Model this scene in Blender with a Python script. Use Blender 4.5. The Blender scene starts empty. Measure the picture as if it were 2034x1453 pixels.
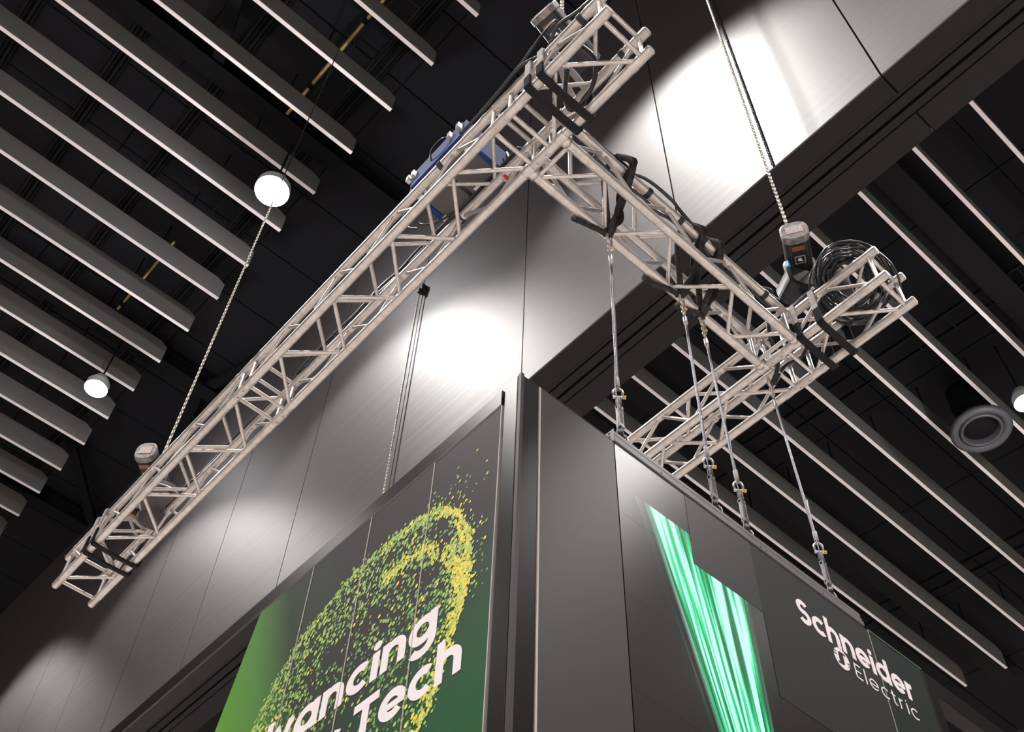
import bpy, math, random
from mathutils import Vector, Matrix, Quaternion

# ------------------------------------------------------------------ camera, world, light, exposure
S = bpy.context.scene
COL = S.collection
EYE = 1.6                                   # camera height; all build coordinates below are measured from the eye
cam_data = bpy.data.cameras.new('camera')
cam = bpy.data.objects.new('camera', cam_data)
COL.objects.link(cam)
F_PIX = 2174.11
cam_data.sensor_fit = 'HORIZONTAL'
cam_data.sensor_width = 36.0
cam_data.lens = F_PIX * 36.0 / 2034.0
cam_data.clip_start = 0.05
cam_data.clip_end = 300
RV = Matrix(((0.74347839, -0.66813862, 0.02882114),
             (0.55102374, 0.58759753, -0.59253859),
             (0.37896268, 0.45642077, 0.80502631)))
right, down, fwd = RV[0], RV[1], RV[2]
m3 = Matrix((right, -down, -fwd)).transposed()
cam.matrix_world = Matrix.Translation((0, 0, EYE)) @ m3.to_4x4()
S.camera = cam

world = bpy.data.worlds.new('hall_air')
S.world = world
world.use_nodes = True
bg = world.node_tree.nodes['Background']
bg.inputs[0].default_value = (0.62, 0.64, 0.74, 1)
bg.inputs[1].default_value = 0.05

S.view_settings.view_transform = 'Standard'
S.view_settings.look = 'None'
S.view_settings.gamma = 1.0
S.view_settings.use_curve_mapping = False
S.view_settings.exposure = 0.22
S.cycles.max_bounces = 6
S.cycles.diffuse_bounces = 3
S.cycles.glossy_bounces = 3
S.cycles.sample_clamp_indirect = 4.0


def spot(name, loc, aim, watts, deg, blend, radius=0.15, color=(1, 0.955, 0.92)):
    d = bpy.data.lights.new(name, 'SPOT')
    d.energy = watts
    d.spot_size = math.radians(deg)
    d.spot_blend = blend
    d.shadow_soft_size = radius
    d.color = color
    o = bpy.data.objects.new(name, d)
    o.location = (loc[0], loc[1], loc[2] + EYE)
    v = Vector(aim) - Vector(loc)
    o.rotation_euler = v.to_track_quat('-Z', 'Y').to_euler()
    COL.objects.link(o)
    return o


def roof_z(y):                              # underside of the baffles: the roof climbs gently along the hall
    return 12.99 + 0.077 * y


HALL_W = 1600
LAMP_X = [1.80 + 4.95 * i for i in range(-4, 6)]
LAMP_Y = [2.38 + 4.82 * i for i in range(-5, 6)]
for lx in LAMP_X:
    for ly in LAMP_Y:
        spot('hall_light', (lx, ly, roof_z(ly) - 0.91), (lx, ly, 0), HALL_W * (1.0 if lx < 4 else 0.8), 98, 0.4, 0.2)

spot('hall_light', (7.9, -3.55, 11.85), (7.9, -3.55, 0), HALL_W, 98, 1.0, 0.2)  # extra unseen lamp off the grid, added for the highlight on the screen's corner

# ------------------------------------------------------------------ materials
MATS = {}


def mat(name, color, rough=0.6, metal=0.0, spec=0.5, noise=None, bump=None, emit=None, emit_strength=1.0):
    """noise = (scale xyz, amount) multiplies the colour; bump = (scale xyz, strength)"""
    if name in MATS:
        return MATS[name]
    m = bpy.data.materials.new(name)
    m.use_nodes = True
    nt = m.node_tree
    b = nt.nodes['Principled BSDF']
    b.inputs['Base Color'].default_value = (*color, 1)
    b.inputs['Roughness'].default_value = rough
    b.inputs['Metallic'].default_value = metal
    b.inputs['Specular IOR Level'].default_value = spec
    if emit:
        b.inputs['Emission Color'].default_value = (*emit, 1)
        b.inputs['Emission Strength'].default_value = emit_strength
    if noise or bump:
        geo = nt.nodes.new('ShaderNodeNewGeometry')
    for kind, spec_ in (('n', noise), ('b', bump)):
        if not spec_:
            continue
        mp = nt.nodes.new('ShaderNodeMapping')
        mp.inputs['Scale'].default_value = spec_[0]
        nt.links.new(geo.outputs['Position'], mp.inputs['Vector'])
        tx = nt.nodes.new('ShaderNodeTexNoise')
        tx.inputs['Scale'].default_value = 1.0
        tx.inputs['Detail'].default_value = 4.0
        nt.links.new(mp.outputs[0], tx.inputs['Vector'])
        if kind == 'n':
            mr = nt.nodes.new('ShaderNodeMapRange')
            mr.inputs['From Min'].default_value = 0.3
            mr.inputs['From Max'].default_value = 0.7
            mr.inputs['To Min'].default_value = 1 - spec_[1]
            mr.inputs['To Max'].default_value = 1 + spec_[1]
            nt.links.new(tx.outputs['Fac'], mr.inputs['Value'])
            mx = nt.nodes.new('ShaderNodeVectorMath')
            mx.operation = 'SCALE'
            mx.inputs[0].default_value = color
            nt.links.new(mr.outputs[0], mx.inputs['Scale'])
            nt.links.new(mx.outputs[0], b.inputs['Base Color'])
        else:
            bp = nt.nodes.new('ShaderNodeBump')
            bp.inputs['Strength'].default_value = spec_[1]
            bp.inputs['Distance'].default_value = 0.02
            nt.links.new(tx.outputs['Fac'], bp.inputs['Height'])
            nt.links.new(bp.outputs[0], b.inputs['Normal'])
    MATS[name] = m
    return m


ALU = mat('truss_aluminium', (0.46, 0.43, 0.405), 0.34, 0.55, 0.5, noise=((30, 30, 30), 0.14))
ALU_WELD = mat('truss_weld', (0.42, 0.39, 0.37), 0.5, 0.4)
STEEL = mat('bright_steel', (0.48, 0.45, 0.43), 0.35, 0.7)
ROPE = mat('wire_rope', (0.17, 0.165, 0.20), 0.45, 0.3, noise=((60, 60, 160), 0.5))
CHAIN = mat('chain_steel', (0.44, 0.405, 0.36), 0.35, 0.5)
GOLD = mat('gold_pin', (0.60, 0.34, 0.04), 0.45, 0.3)
BLACKPAINT = mat('black_enamel', (0.013, 0.013, 0.0145), 0.45, 0.0, 0.35, noise=((40, 40, 40), 0.5))
WORN = mat('worn_cap', (0.17, 0.155, 0.15), 0.5, 0.1, noise=((34, 34, 34), 0.6))
RUBBER = mat('cable_rubber', (0.014, 0.014, 0.016), 0.38)
SLEEVE = mat('sling_sleeve', (0.011, 0.0105, 0.0115), 0.9, 0.0, 0.15, noise=((60, 60, 60), 0.3))
TWIST = mat('twisted_sleeve', (0.022, 0.020, 0.020), 0.8, 0.0, 0.2, noise=((50, 50, 90), 0.7))
WEBBING = mat('sling_webbing', (0.34, 0.32, 0.32), 0.8, noise=((50, 50, 50), 0.2))
BAG = mat('chain_bag_canvas', (0.055, 0.046, 0.045), 0.9, noise=((30, 30, 30), 0.3))
WALL = mat('header_panel', (0.030, 0.0235, 0.022), 0.57, 0.0, 0.9, noise=((1.2, 0.25, 5.0), 0.10), bump=((2, 0.35, 10), 0.16))
SOFFIT = mat('soffit_panel', (0.0075, 0.0072, 0.0077), 0.7, 0.0, 0.2)
DARKGAP = mat('dark_gap', (0.004, 0.004, 0.005), 0.9)
CEILP = mat('ceiling_panel', (0.0045, 0.0046, 0.0068), 0.85, 0.0, 0.2, noise=((3, 3, 3), 0.15))
ROOFBLACK = mat('roof_steel_black', (0.0045, 0.0045, 0.0055), 0.8, 0.0, 0.1)
ROOFGREY = mat('roof_duct_grey', (0.009, 0.0085, 0.0095), 0.8, 0.0, 0.1)
PIPE = mat('brass_pipe', (0.26, 0.18, 0.06), 0.45, 0.2)
BAFFLE = mat('baffle_side', (0.12, 0.117, 0.114), 0.75, noise=((2, 2, 2), 0.06))
BAFFLE_EDGE = mat('baffle_edge', (0.64, 0.60, 0.61), 0.6)
FLOORM = mat('hall_concrete', (0.47, 0.43, 0.41), 0.95, noise=((1, 1, 1), 0.1))
FRAME = mat('booth_frame_dark', (0.012, 0.011, 0.0105), 0.32, 0.0, 0.08)
FRAME_EDGE = mat('booth_frame_edge', (0.035, 0.031, 0.032), 0.5, 0.0, 0.2)
RETURN = mat('return_panel_grey', (0.027, 0.0245, 0.0245), 0.48, 0.0, 0.3)
RAIL = mat('rail_aluminium', (0.11, 0.104, 0.10), 0.5, 0.2)
RAILDARK = mat('rail_groove', (0.03, 0.028, 0.027), 0.6, 0.0)
PRINTWHITE = mat('print_white', (0.80, 0.74, 0.76), 0.6)
CASEBLUE = mat('blue_case', (0.010, 0.030, 0.15), 0.6, 0.0, 0.3)
LABELW = mat('white_label', (0.75, 0.75, 0.74), 0.6)
LABELO = mat('orange_label', (0.17, 0.065, 0.035), 0.6)
REDM = mat('red_shackle', (0.6, 0.02, 0.03), 0.4)
CYANM = mat('cyan_tape', (0.10, 0.45, 0.75), 0.5)
LAMPGLOW = mat('lamp_glow', (1, 1, 1), 0.5, emit=(1, 0.98, 0.98), emit_strength=60)
LAMPBODY = mat('lamp_body', (0.55, 0.55, 0.56), 0.4, 0.2)
DIFFUSER = mat('air_diffuser_grey', (0.045, 0.045, 0.052), 0.55)

# ------------------------------------------------------------------ builders
ORIGIN = {}                                  # world location of every thing's Empty


def tag(o, label=None, cat=None, group=None, kind=None):
    if label:
        o['label'] = label
    if cat:
        o['category'] = cat
    if group:
        o['group'] = group
    if kind:
        o['kind'] = kind
    return o


def thing(name, loc, label=None, cat=None, group=None, kind=None):
    o = bpy.data.objects.new(name, None)
    o.empty_display_size = 0.1
    o.location = (loc[0], loc[1], loc[2] + EYE)
    COL.objects.link(o)
    ORIGIN[o.name] = Vector(o.location)
    return tag(o, label, cat, group, kind)


def link(o, loc, parent):
    """loc is in eye coordinates"""
    w = Vector((loc[0], loc[1], loc[2] + EYE))
    COL.objects.link(o)
    if parent is not None:
        o.parent = parent
        o.location = w - ORIGIN[parent.name]
    else:
        o.location = w
    ORIGIN[o.name] = w
    return o


def build(name, vf, m, parent=None, smooth=False, bevel=0.0, base=False):
    verts, faces = vf[0], vf[1]
    xs, ys, zs = zip(*verts)
    c = Vector(((min(xs) + max(xs)) / 2, (min(ys) + max(ys)) / 2, min(zs) if base else (min(zs) + max(zs)) / 2))
    me = bpy.data.meshes.new(name)
    me.from_pydata([(x - c.x, y - c.y, z - c.z) for x, y, z in verts], [], faces)
    ms = m if isinstance(m, (list, tuple)) else [m]
    for k in ms:
        me.materials.append(k)
    if len(vf) > 2:
        for p, i in zip(me.polygons, vf[2]):
            p.material_index = i
    if smooth:
        for p in me.polygons:
            p.use_smooth = True
    me.validate()
    o = bpy.data.objects.new(name, me)
    link(o, c, parent)
    if bevel:
        b = o.modifiers.new('bevel', 'BEVEL')
        b.width = bevel
        b.segments = 2
        b.limit_method = 'ANGLE'
    return o


def join(*vfs):
    V, Fc = [], []
    for v, f in ((x[0], x[1]) for x in vfs):
        k = len(V)
        V += list(v)
        Fc += [tuple(i + k for i in q) for q in f]
    return V, Fc


def box(p, q):
    (a, b, c), (d, e, f) = [min(i, j) for i, j in zip(p, q)], [max(i, j) for i, j in zip(p, q)]
    v = [(a, b, c), (d, b, c), (d, e, c), (a, e, c), (a, b, f), (d, b, f), (d, e, f), (a, e, f)]
    return v, [(0, 3, 2, 1), (4, 5, 6, 7), (0, 1, 5, 4), (1, 2, 6, 5), (2, 3, 7, 6), (3, 0, 4, 7)]


def prism(poly, vec):
    """poly: list of 3D points in one plane, swept by vec"""
    n = len(poly)
    vec = Vector(vec)
    v = [tuple(p) for p in poly] + [tuple(Vector(p) + vec) for p in poly]
    f = [tuple(range(n))[::-1], tuple(range(n, 2 * n))] + [(i, (i + 1) % n, n + (i + 1) % n, n + i) for i in range(n)]
    return v, f


def frames(pts, closed=False):
    P = [Vector(p) for p in pts]
    n = len(P)
    T = []
    for i in range(n):
        a = P[(i - 1) % n] if (closed or i > 0) else P[i]
        b = P[(i + 1) % n] if (closed or i < n - 1) else P[i]
        t = (b - a)
        T.append(t.normalized() if t.length > 1e-9 else Vector((0, 0, 1)))
    up = Vector((0, 0, 1)) if abs(T[0].z) < 0.9 else Vector((1, 0, 0))
    N = [(up - up.dot(T[0]) * T[0]).normalized()]
    for i in range(1, n):
        q = T[i - 1].rotation_difference(T[i])
        v = q @ N[-1]
        v = (v - v.dot(T[i]) * T[i]).normalized()
        N.append(v)
    return P, T, N


def tube(pts, r, n=8, closed=False, rz=None, twist=0.0):
    """round (or oval, rz) tube along a path; r may be a list"""
    P, T, N = frames(pts, closed)
    V, Fc = [], []
    k = len(P)
    for i in range(k):
        B = T[i].cross(N[i])
        ra = r[i] if isinstance(r, (list, tuple)) else r
        rb = ra if rz is None else rz
        for j in range(n):
            a = 2 * math.pi * j / n + twist * i
            V.append(tuple(P[i] + N[i] * (ra * math.cos(a)) + B * (rb * math.sin(a))))
    m = k if closed else k - 1
    for i in range(m):
        for j in range(n):
            a, b = i * n + j, i * n + (j + 1) % n
            c, d = ((i + 1) % k) * n + (j + 1) % n, ((i + 1) % k) * n + j
            Fc.append((a, b, c, d))
    if not closed:
        Fc.append(tuple(range(n))[::-1])
        Fc.append(tuple(range((k - 1) * n, k * n)))
    return V, Fc


def smooth_path(pts, sub=6, closed=False):
    P = [Vector(p) for p in pts]
    n = len(P)
    out = []
    rng = range(n if closed else n - 1)
    for i in rng:
        p0 = P[(i - 1) % n] if (closed or i > 0) else P[i]
        p1, p2 = P[i], P[(i + 1) % n]
        p3 = P[(i + 2) % n] if (closed or i < n - 2) else P[(i + 1) % n]
        for s in range(sub):
            t = s / sub
            out.append(0.5 * ((2 * p1) + (-p0 + p2) * t + (2 * p0 - 5 * p1 + 4 * p2 - p3) * t * t + (-p0 + 3 * p1 - 3 * p2 + p3) * t ** 3))
    if not closed:
        out.append(P[-1])
    return out


def ribbon(pts, wdir, width, thick):
    """flat band along pts; wdir = direction of its width"""
    P = [Vector(p) for p in pts]
    wd = Vector(wdir).normalized()
    V, Fc = [], []
    n = len(P)
    for i in range(n):
        t = (P[min(i + 1, n - 1)] - P[max(i - 1, 0)]).normalized()
        nn = t.cross(wd).normalized()
        for sw, sn in ((-1, -1), (1, -1), (1, 1), (-1, 1)):
            V.append(tuple(P[i] + wd * (sw * width / 2) + nn * (sn * thick / 2)))
    for i in range(n - 1):
        for j in range(4):
            Fc.append((i * 4 + j, i * 4 + (j + 1) % 4, i * 4 + 4 + (j + 1) % 4, i * 4 + 4 + j))
    Fc += [(3, 2, 1, 0), tuple(range(n * 4 - 4, n * 4))]
    return V, Fc


UNIT = {}


def rod(name, a, b, r, m, parent, n=12):
    """straight round bar; the mesh is shared, the object is scaled"""
    key = (m.name, n)
    if key not in UNIT:
        me = bpy.data.meshes.new('round_bar')
        v, f = tube([(0, 0, -0.5), (0, 0, 0.5)], 1.0, n)
        me.from_pydata(v, [], f)
        me.materials.append(m)
        for p in me.polygons:
            p.use_smooth = len(p.vertices) == 4
        UNIT[key] = me
    a, b = Vector(a), Vector(b)
    d = b - a
    o = bpy.data.objects.new(name, UNIT[key])
    o.rotation_mode = 'QUATERNION'
    o.rotation_quaternion = Vector((0, 0, 1)).rotation_difference(d.normalized())
    o.scale = (r, r, d.length)
    link(o, (a + b) / 2, parent)
    return o


ORD = ('first second third fourth fifth sixth seventh eighth ninth tenth eleventh twelfth thirteenth fourteenth '
       'fifteenth sixteenth seventeenth eighteenth').split()

# ------------------------------------------------------------------ large structure
tag(build('floor', box((-45, -40, -EYE - 0.1), (50, 55, -EYE)), FLOORM), kind='structure')

# header wall (a tall wall of panels hanging above the folding partition), its foot 7.45 m over the eye
WX, WB = 3.7, 7.45
wall = thing('wall_right', (WX, 9, WB), 'tall grey panelled header wall above the partition track', kind='structure')
PITCH = 1.873
for k in range(-3, 13):
    y0 = 0.575 + PITCH * k
    gap = 0.014
    v, f = box((WX, y0 + gap / 2, WB), (WX + 0.012, y0 + PITCH - gap / 2, 15.9))
    v = [(x, y, (roof_z(y) + 0.95 if z > 15 else z)) for x, y, z in v]
    build('panel', (v, f), WALL, wall)
build('backing', box((WX + 0.016, -6, WB + 0.02), (WX + 0.04, 26, 16.5)), DARKGAP, wall)

sof = thing('trim_1', (4.0, 9, WB), 'dark grey soffit with partition track slots under the header wall', kind='structure')
for x0, x1, dz in ((3.714, 3.895, 0.0), (3.903, 3.930, 0.012), (3.942, 4.018, 0.004), (4.044, 4.104, 0.004), (4.114, 4.325, 0.0)):
    wide = x1 - x0 > 0.1
    if wide:
        for k in range(-2, 7):
            y0 = 0.575 + 2 * PITCH * k
            build('soffit_strip', box((x0, y0 + 0.006, WB + dz), (x1, y0 + 2 * PITCH - 0.006, WB + 0.05)), SOFFIT, sof)
    else:
        build('soffit_strip', box((x0, -6, WB + dz), (x1, 26, WB + 0.05)), SOFFIT, sof)
build('track_slot', box((3.745, -6, WB + 0.055), (4.32, 26, WB + 0.07)), DARKGAP, sof)
build('rear_face', box((4.29, -6, WB + 0.07), (4.325, 26, 16.5)), SOFFIT, sof)

# roof deck: dark acoustic panels
ceil = thing('ceiling', (0, 8, 14.5), 'black acoustic panelled roof deck high above the hall', kind='structure')
PW, PD = 2.38, 1.18
me = bpy.data.meshes.new('panel')
v, f = box((-PW / 2, -PD / 2, 0), (PW / 2, PD / 2, 0.04))
me.from_pydata(v, [], f)
me.materials.append(CEILP)
tilt = math.atan(0.077)


def roof_panel(x, y):
    o = bpy.data.objects.new('panel', me)
    o.rotation_euler = (tilt, 0, 0)
    return link(o, (x, y, roof_z(y) + 0.92), ceil)


for j in range(0, 22):
    y = 0.2 + 1.2 * j
    for i in range(-3, 2):
        roof_panel(2.45 + 2.4 * (i - 0.5) + (0.0), y)
for j in range(-1, 9):
    for i in range(0, 7):
        roof_panel(5.6 + 2.4 * i, 0.2 + 1.2 * j)
v, f = box((-9, -2, 0), (24, 27, 0.03))
v = [(x, y, roof_z(y) + 0.99 + z) for x, y, z in v]
build('deck', (v, f), DARKGAP, ceil)

# ------------------------------------------------------------------ roof steel and services above the baffles
def roof_beam(y, x0, x1, h, w, label, m=ROOFBLACK, lift=0.50):
    t = thing('roof_beam', ((x0 + x1) / 2, y, roof_z(y) + lift), label, 'roof beam', 'roof beams above the baffles')
    z = roof_z(y) + lift
    build('web', box((x0, y - w * 0.14, z + 0.03), (x1, y + w * 0.14, z + h - 0.03)), m, t)
    build('flange', box((x0, y - w / 2, z), (x1, y + w / 2, z + 0.03)), m, t)
    build('flange', box((x0, y - w / 2, z + h - 0.03), (x1, y + w / 2, z + h)), m, t)
    return t


roof_beam(12.15, -6, 3.6, 0.3, 0.26, 'black roof beam behind the baffles just above the small round lamp')
roof_beam(16.9, -6, 3.6, 0.3, 0.26, 'black roof beam by the lowest baffles of the left row')
roof_beam(7.05, -6, 3.6, 0.3, 0.26, 'black roof beam above the large glaring lamp')
roof_beam(1.85, 5.2, 19, 0.3, 0.38, 'dark roof duct beam between baffles beside the second baffle of right row', ROOFGREY)
roof_beam(6.95, 5.2, 19, 0.3, 0.38, 'dark roof duct beam between the lowest baffles of the right row', ROOFGREY)


def roof_brace(a, b, label):
    za, zb = roof_z(a[1]) + 0.62, roof_z(b[1]) + 0.62
    w = Vector((b[0] - a[0], b[1] - a[1], 0)).normalized().cross(Vector((0, 0, 1)))
    o = build('roof_brace', ribbon([(a[0], a[1], za), ((a[0] + b[0]) / 2, (a[1] + b[1]) / 2, (za + zb) / 2), (b[0], b[1], zb)], w, 0.17, 0.1), ROOFBLACK)
    tag(o, label, 'roof brace', 'black diagonal roof braces')


roof_brace((3.38, 12.1), (3.65, 11.0), 'short black diagonal roof brace meeting the truss below the long chain')
roof_brace((3.3, 12.2), (3.66, 13.6), 'black diagonal roof brace running down behind the long truss')
roof_brace((2.2, 14.9), (3.6, 16.7), 'black diagonal roof brace beyond the ends of the lowest left baffles')
roof_brace((-0.2, 5.1), (0.4, 7.0), 'black diagonal roof brace above the glaring lamp between upper left baffles')


def pipe_run(name, x, y0, y1, lift, r, m, label, cat, clamps=0.0):
    t = thing(name, (x, (y0 + y1) / 2, roof_z((y0 + y1) / 2) + lift), label, cat)
    rod('pipe', (x, y0, roof_z(y0) + lift), (x, y1, roof_z(y1) + lift), r, m, t)
    if clamps:
        y = y0 + 0.4
        while y < y1:
            a = (x, y - 0.04, roof_z(y) + lift)
            b = (x, y + 0.04, roof_z(y) + lift)
            rod('clamp', a, b, r * 1.8, ROOFBLACK, t)
            y += clamps
    return t


pipe_run('sprinkler_pipe', 1.50, 4.7, 7.0, 0.60, 0.026, PIPE, 'thin brass coloured pipe glimpsed behind the upper left baffles near the top edge', 'pipe', 0.62)
pipe_run('sprinkler_pipe', 1.45, 9.9, 11.7, 0.60, 0.022, PIPE, 'thin brass coloured pipe glimpsed between left baffles beside the long chain', 'pipe', 0.62)
for px, lab in ((0.55, 'black conduit pair behind the middle of the left row baffles'), (-0.65, 'black conduit pair behind the left part of the left row baffles'),
                (2.05, 'black conduit pair just short of the left row baffle ends'), (-1.9, 'black conduit pair near the photo edge behind left row baffles')):
    t = thing('conduit_pair', (px, 9, roof_z(9) + 0.75), lab, 'conduit')
    for dx in (-0.06, 0.06):
        rod('conduit', (px + dx, 1.5, roof_z(1.5) + 0.835), (px + dx, 20, roof_z(20) + 0.835), 0.022, ROOFGREY, t)
        rod('conduit', (px + dx + 0.05, 1.5, roof_z(1.5) + 0.875), (px + dx + 0.05, 20, roof_z(20) + 0.875), 0.028, ROOFBLACK, t)


def cable_tray(x, y0, y1, lift, label):
    t = thing('cable_tray', (x, (y0 + y1) / 2, roof_z((y0 + y1) / 2) + lift), label, 'cable tray', 'cable trays under the roof deck')
    for dx in (-0.16, 0.16):
        v, f = box((x + dx - 0.012, y0, 0), (x + dx + 0.012, y1, 0.06))
        build('side_rail', ([(a, b, roof_z(b) + lift + c) for a, b, c in v], f), ROOFGREY, t)
    y = y0 + 0.2
    while y < y1:
        build('rung', box((x - 0.15, y - 0.012, roof_z(y) + lift), (x + 0.15, y + 0.012, roof_z(y) + lift + 0.015)), ROOFGREY, t)
        y += 0.6


cable_tray(10.7, -0.5, 8, 0.55, 'ladder cable tray crossing behind the middle of the right row baffles')
cable_tray(15.6, -0.5, 8, 0.55, 'ladder cable tray near the far ends of the right row baffles')
cable_tray(1.75, 2.5, 9.5, 0.62, 'ladder cable tray beside the brass pipe behind upper left baffles')

# ------------------------------------------------------------------ ceiling baffles
def baffle(y, x0, x1, label, group):
    z = roof_z(y)
    t = thing('ceiling_baffle', ((x0 + x1) / 2, y, z), label, 'ceiling baffle', group)
    end = [(x0, y - 0.0525, z + 0.012), (x1, y - 0.0525, z + 0.012), (x1, y - 0.0525, z + 0.37), (x1 - 0.14, y - 0.0525, z + 0.44), (x0, y - 0.0525, z + 0.44)]
    build('board', prism(end, (0, 0.0515, 0)), BAFFLE, t)
    build('edge_strip', box((x0, y - 0.0525, z), (x1, y - 0.001, z + 0.012)), BAFFLE_EDGE, t)
    for hx in (x0 + 1.1, (x0 + x1) / 2, x1 - 1.1):
        rod('hanger', (hx, y - 0.026, z + 0.43), (hx, y - 0.026, z + 0.93), 0.012, ROOFBLACK, t, 6)


LY = [0.2935, 0.3573, 0.4201, 0.4826, 0.5443, 0.6046, 0.6642, 0.7218, 0.7811, 0.8406, 0.8979, 0.9567, 1.013, 1.0708, 1.1249, 1.1802, 1.2345]
for i, m_ in enumerate(LY):
    zz = 12.99 / (1 - 0.077 * m_)
    baffle(m_ * zz, -7.5, 2.40, 'long grey ceiling baffle with pale lower edge, %s down the left row' % ORD[i], 'baffles of the left row')
RY = [0.0382, 0.1031, 0.1688, 0.2315, 0.2965, 0.361, 0.424, 0.4859, 0.547, 0.608]
RY = [-0.027] + RY
for i, m_ in enumerate(RY):
    zz = 12.99 / (1 - 0.077 * m_)
    baffle(m_ * zz, 5.6, 17.88, 'long grey ceiling baffle beyond the soffit, %s down the right row' % ORD[i], 'baffles of the right row')

# ------------------------------------------------------------------ round hall lamps and the air diffuser
def ring_solid(c, prof, n=32):
    """lathe about the vertical through c; prof = [(radius, dz)...] open profile"""
    V, Fc = [], []
    for r, dz in prof:
        for j in range(n):
            a = 2 * math.pi * j / n
            V.append((c[0] + r * math.cos(a), c[1] + r * math.sin(a), c[2] + dz))
    for i in range(len(prof) - 1):
        for j in range(n):
            Fc.append((i * n + j, i * n + (j + 1) % n, (i + 1) * n + (j + 1) % n, (i + 1) * n + j))
    return V, Fc


def disc(c, r, n=32, down=True):
    V = [(c[0] + r * math.cos(2 * math.pi * j / n), c[1] + r * math.sin(2 * math.pi * j / n), c[2]) for j in range(n)]
    return V, [tuple(range(n))[::-1] if down else tuple(range(n))]


def hall_lamp(x, y, label, spill, R=0.19):
    z = roof_z(y) - 0.90
    t = thing('round_lamp', (x, y, z), label, 'lamp', 'round hall lamps')
    build('housing', ring_solid((x, y, z), [(R, 0.0), (R + 0.025, 0.0), (R + 0.025, 0.12), (0.10, 0.26), (0.001, 0.26)]), LAMPBODY, t, smooth=False)
    build('lens', disc((x, y, z + 0.012), R), LAMPGLOW, t)
    rod('suspension', (x, y, z + 0.26), (x, y, z + 1.38), 0.014, ROOFBLACK, t)
    d = bpy.data.lights.new('lamp_spill', 'POINT')
    d.energy = spill
    d.shadow_soft_size = 0.12
    d.color = (1, 0.97, 1)
    o = bpy.data.objects.new('lamp_spill', d)
    o.location = (x, y, z - 0.22 + EYE)
    COL.objects.link(o)


hall_lamp(0.1433 * 12.64, 0.5703 * 12.64, 'large glaring round ceiling lamp beside the upper left baffles', 160, 0.20)
hall_lamp(0.1378 * 13.01, 0.9248 * 13.01, 'smaller round ceiling lamp low between the left row baffles', 80, 0.15)
hall_lamp(0.9345 * 12.29, 0.203 * 12.29, 'round ceiling lamp at the right photo edge above the air diffuser', 60, 0.14)

dy = 0.265 * 12.85
dc = (0.935 * 12.85, 0.2613 * 12.85, 12.85)
t = thing('air_diffuser', dc, 'large grey ring shaped air diffuser hanging below the right row baffles', 'air diffuser')
build('outer_ring', ring_solid(dc, [(0.30, 0.10), (0.335, 0.02), (0.38, -0.01), (0.43, 0.0), (0.455, 0.035), (0.455, 0.07), (0.34, 0.20), (0.27, 0.30)], 48), DIFFUSER, t, smooth=True)
build('inner_ring', ring_solid(dc, [(0.265, 0.12), (0.268, 0.02), (0.28, 0.0), (0.30, 0.0), (0.315, 0.02), (0.31, 0.14)], 48), DIFFUSER, t, smooth=True)
build('throat', disc((dc[0], dc[1], dc[2] + 0.12), 0.30, 48), ROOFBLACK, t)
build('neck', ring_solid(dc, [(0.27, 0.30), (0.27, 0.95)], 48), ROOFBLACK, t, smooth=True)

# ------------------------------------------------------------------ booth under the truss
BY, BX, BT = 1.715, 1.468, 3.022             # sign face plane y, poster face plane x, booth top z
MOD = 0.3665

post = thing('booth_post', (1.51, 1.757, -EYE), 'dark square corner post between the green poster and grey wall panel', 'post')
build('core', box((BX, BY, -EYE), (1.550, 1.800, BT)), FRAME, post, bevel=0.003)
build('corner_strip', box((BX - 0.004, BY - 0.004, -EYE), (BX + 0.010, BY + 0.010, BT + 0.003)), FRAME_EDGE, post)
build('groove', box((BX - 0.0015, BY + 0.016, -EYE), (BX + 0.001, BY + 0.0185, BT)), DARKGAP, post)
build('edge_strip', box((1.5505, BY - 0.003, -EYE), (1.5575, BY + 0.03, BT - 0.004)), mat('pale_edge_strip', (0.42, 0.36, 0.33), 0.6), post)

beam = thing('booth_beam', (1.49, 4.0, 2.937), 'dark top beam of the booth frame running above the green poster', 'beam')
build('core', box((BX, 1.815, 2.939), (BX + 0.07, 4.7 + 4.0, BT + 0.003)), FRAME, beam, bevel=0.002)
build('lower_lip', box((BX - 0.003, 1.815, 2.935), (BX + 0.004, 8.7, 2.939)), FRAME_EDGE, beam)
build('underside', box((BX + 0.005, 1.815, 2.9365), (BX + 0.068, 8.7, 2.9385)), DARKGAP, beam)
build('end_bracket', box((BX + 0.012, 1.800, 2.95), (BX + 0.05, 1.815, 3.0)), DARKGAP, beam)

beam2 = thing('booth_beam', (5.0, BY + 0.04, 2.937), 'dark top beam of the booth frame beyond the sign end post', 'beam')
build('core', box((3.832, BY, 2.93), (9.0, BY + 0.07, BT)), FRAME, beam2, bevel=0.002)
build('underside', box((3.832, BY + 0.004, 2.9275), (9.0, BY + 0.068, 2.9295)), DARKGAP, beam2)
post2 = thing('booth_post', (3.79, 1.757, -EYE), 'dark square post ending the sign wall at the lower right', 'post')
build('core', box((3.753, BY, -EYE), (3.831, 1.800, BT)), FRAME, post2, bevel=0.003)
build('edge_strip', box((3.7515, BY - 0.003, -EYE), (3.7545, BY + 0.02, BT)), FRAME_EDGE, post2)

ret = thing('wall_panel', (1.737, BY, -EYE), 'plain grey wall panel between the corner post and the screen', 'panel')
build('board', box((1.5580, BY, -EYE), (1.9165, BY + 0.03, BT)), RETURN, ret, bevel=0.0015)
build('top_edge', box((1.5580, BY - 0.001, BT), (1.9165, BY + 0.03, BT + 0.003)), FRAME_EDGE, ret)

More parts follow.
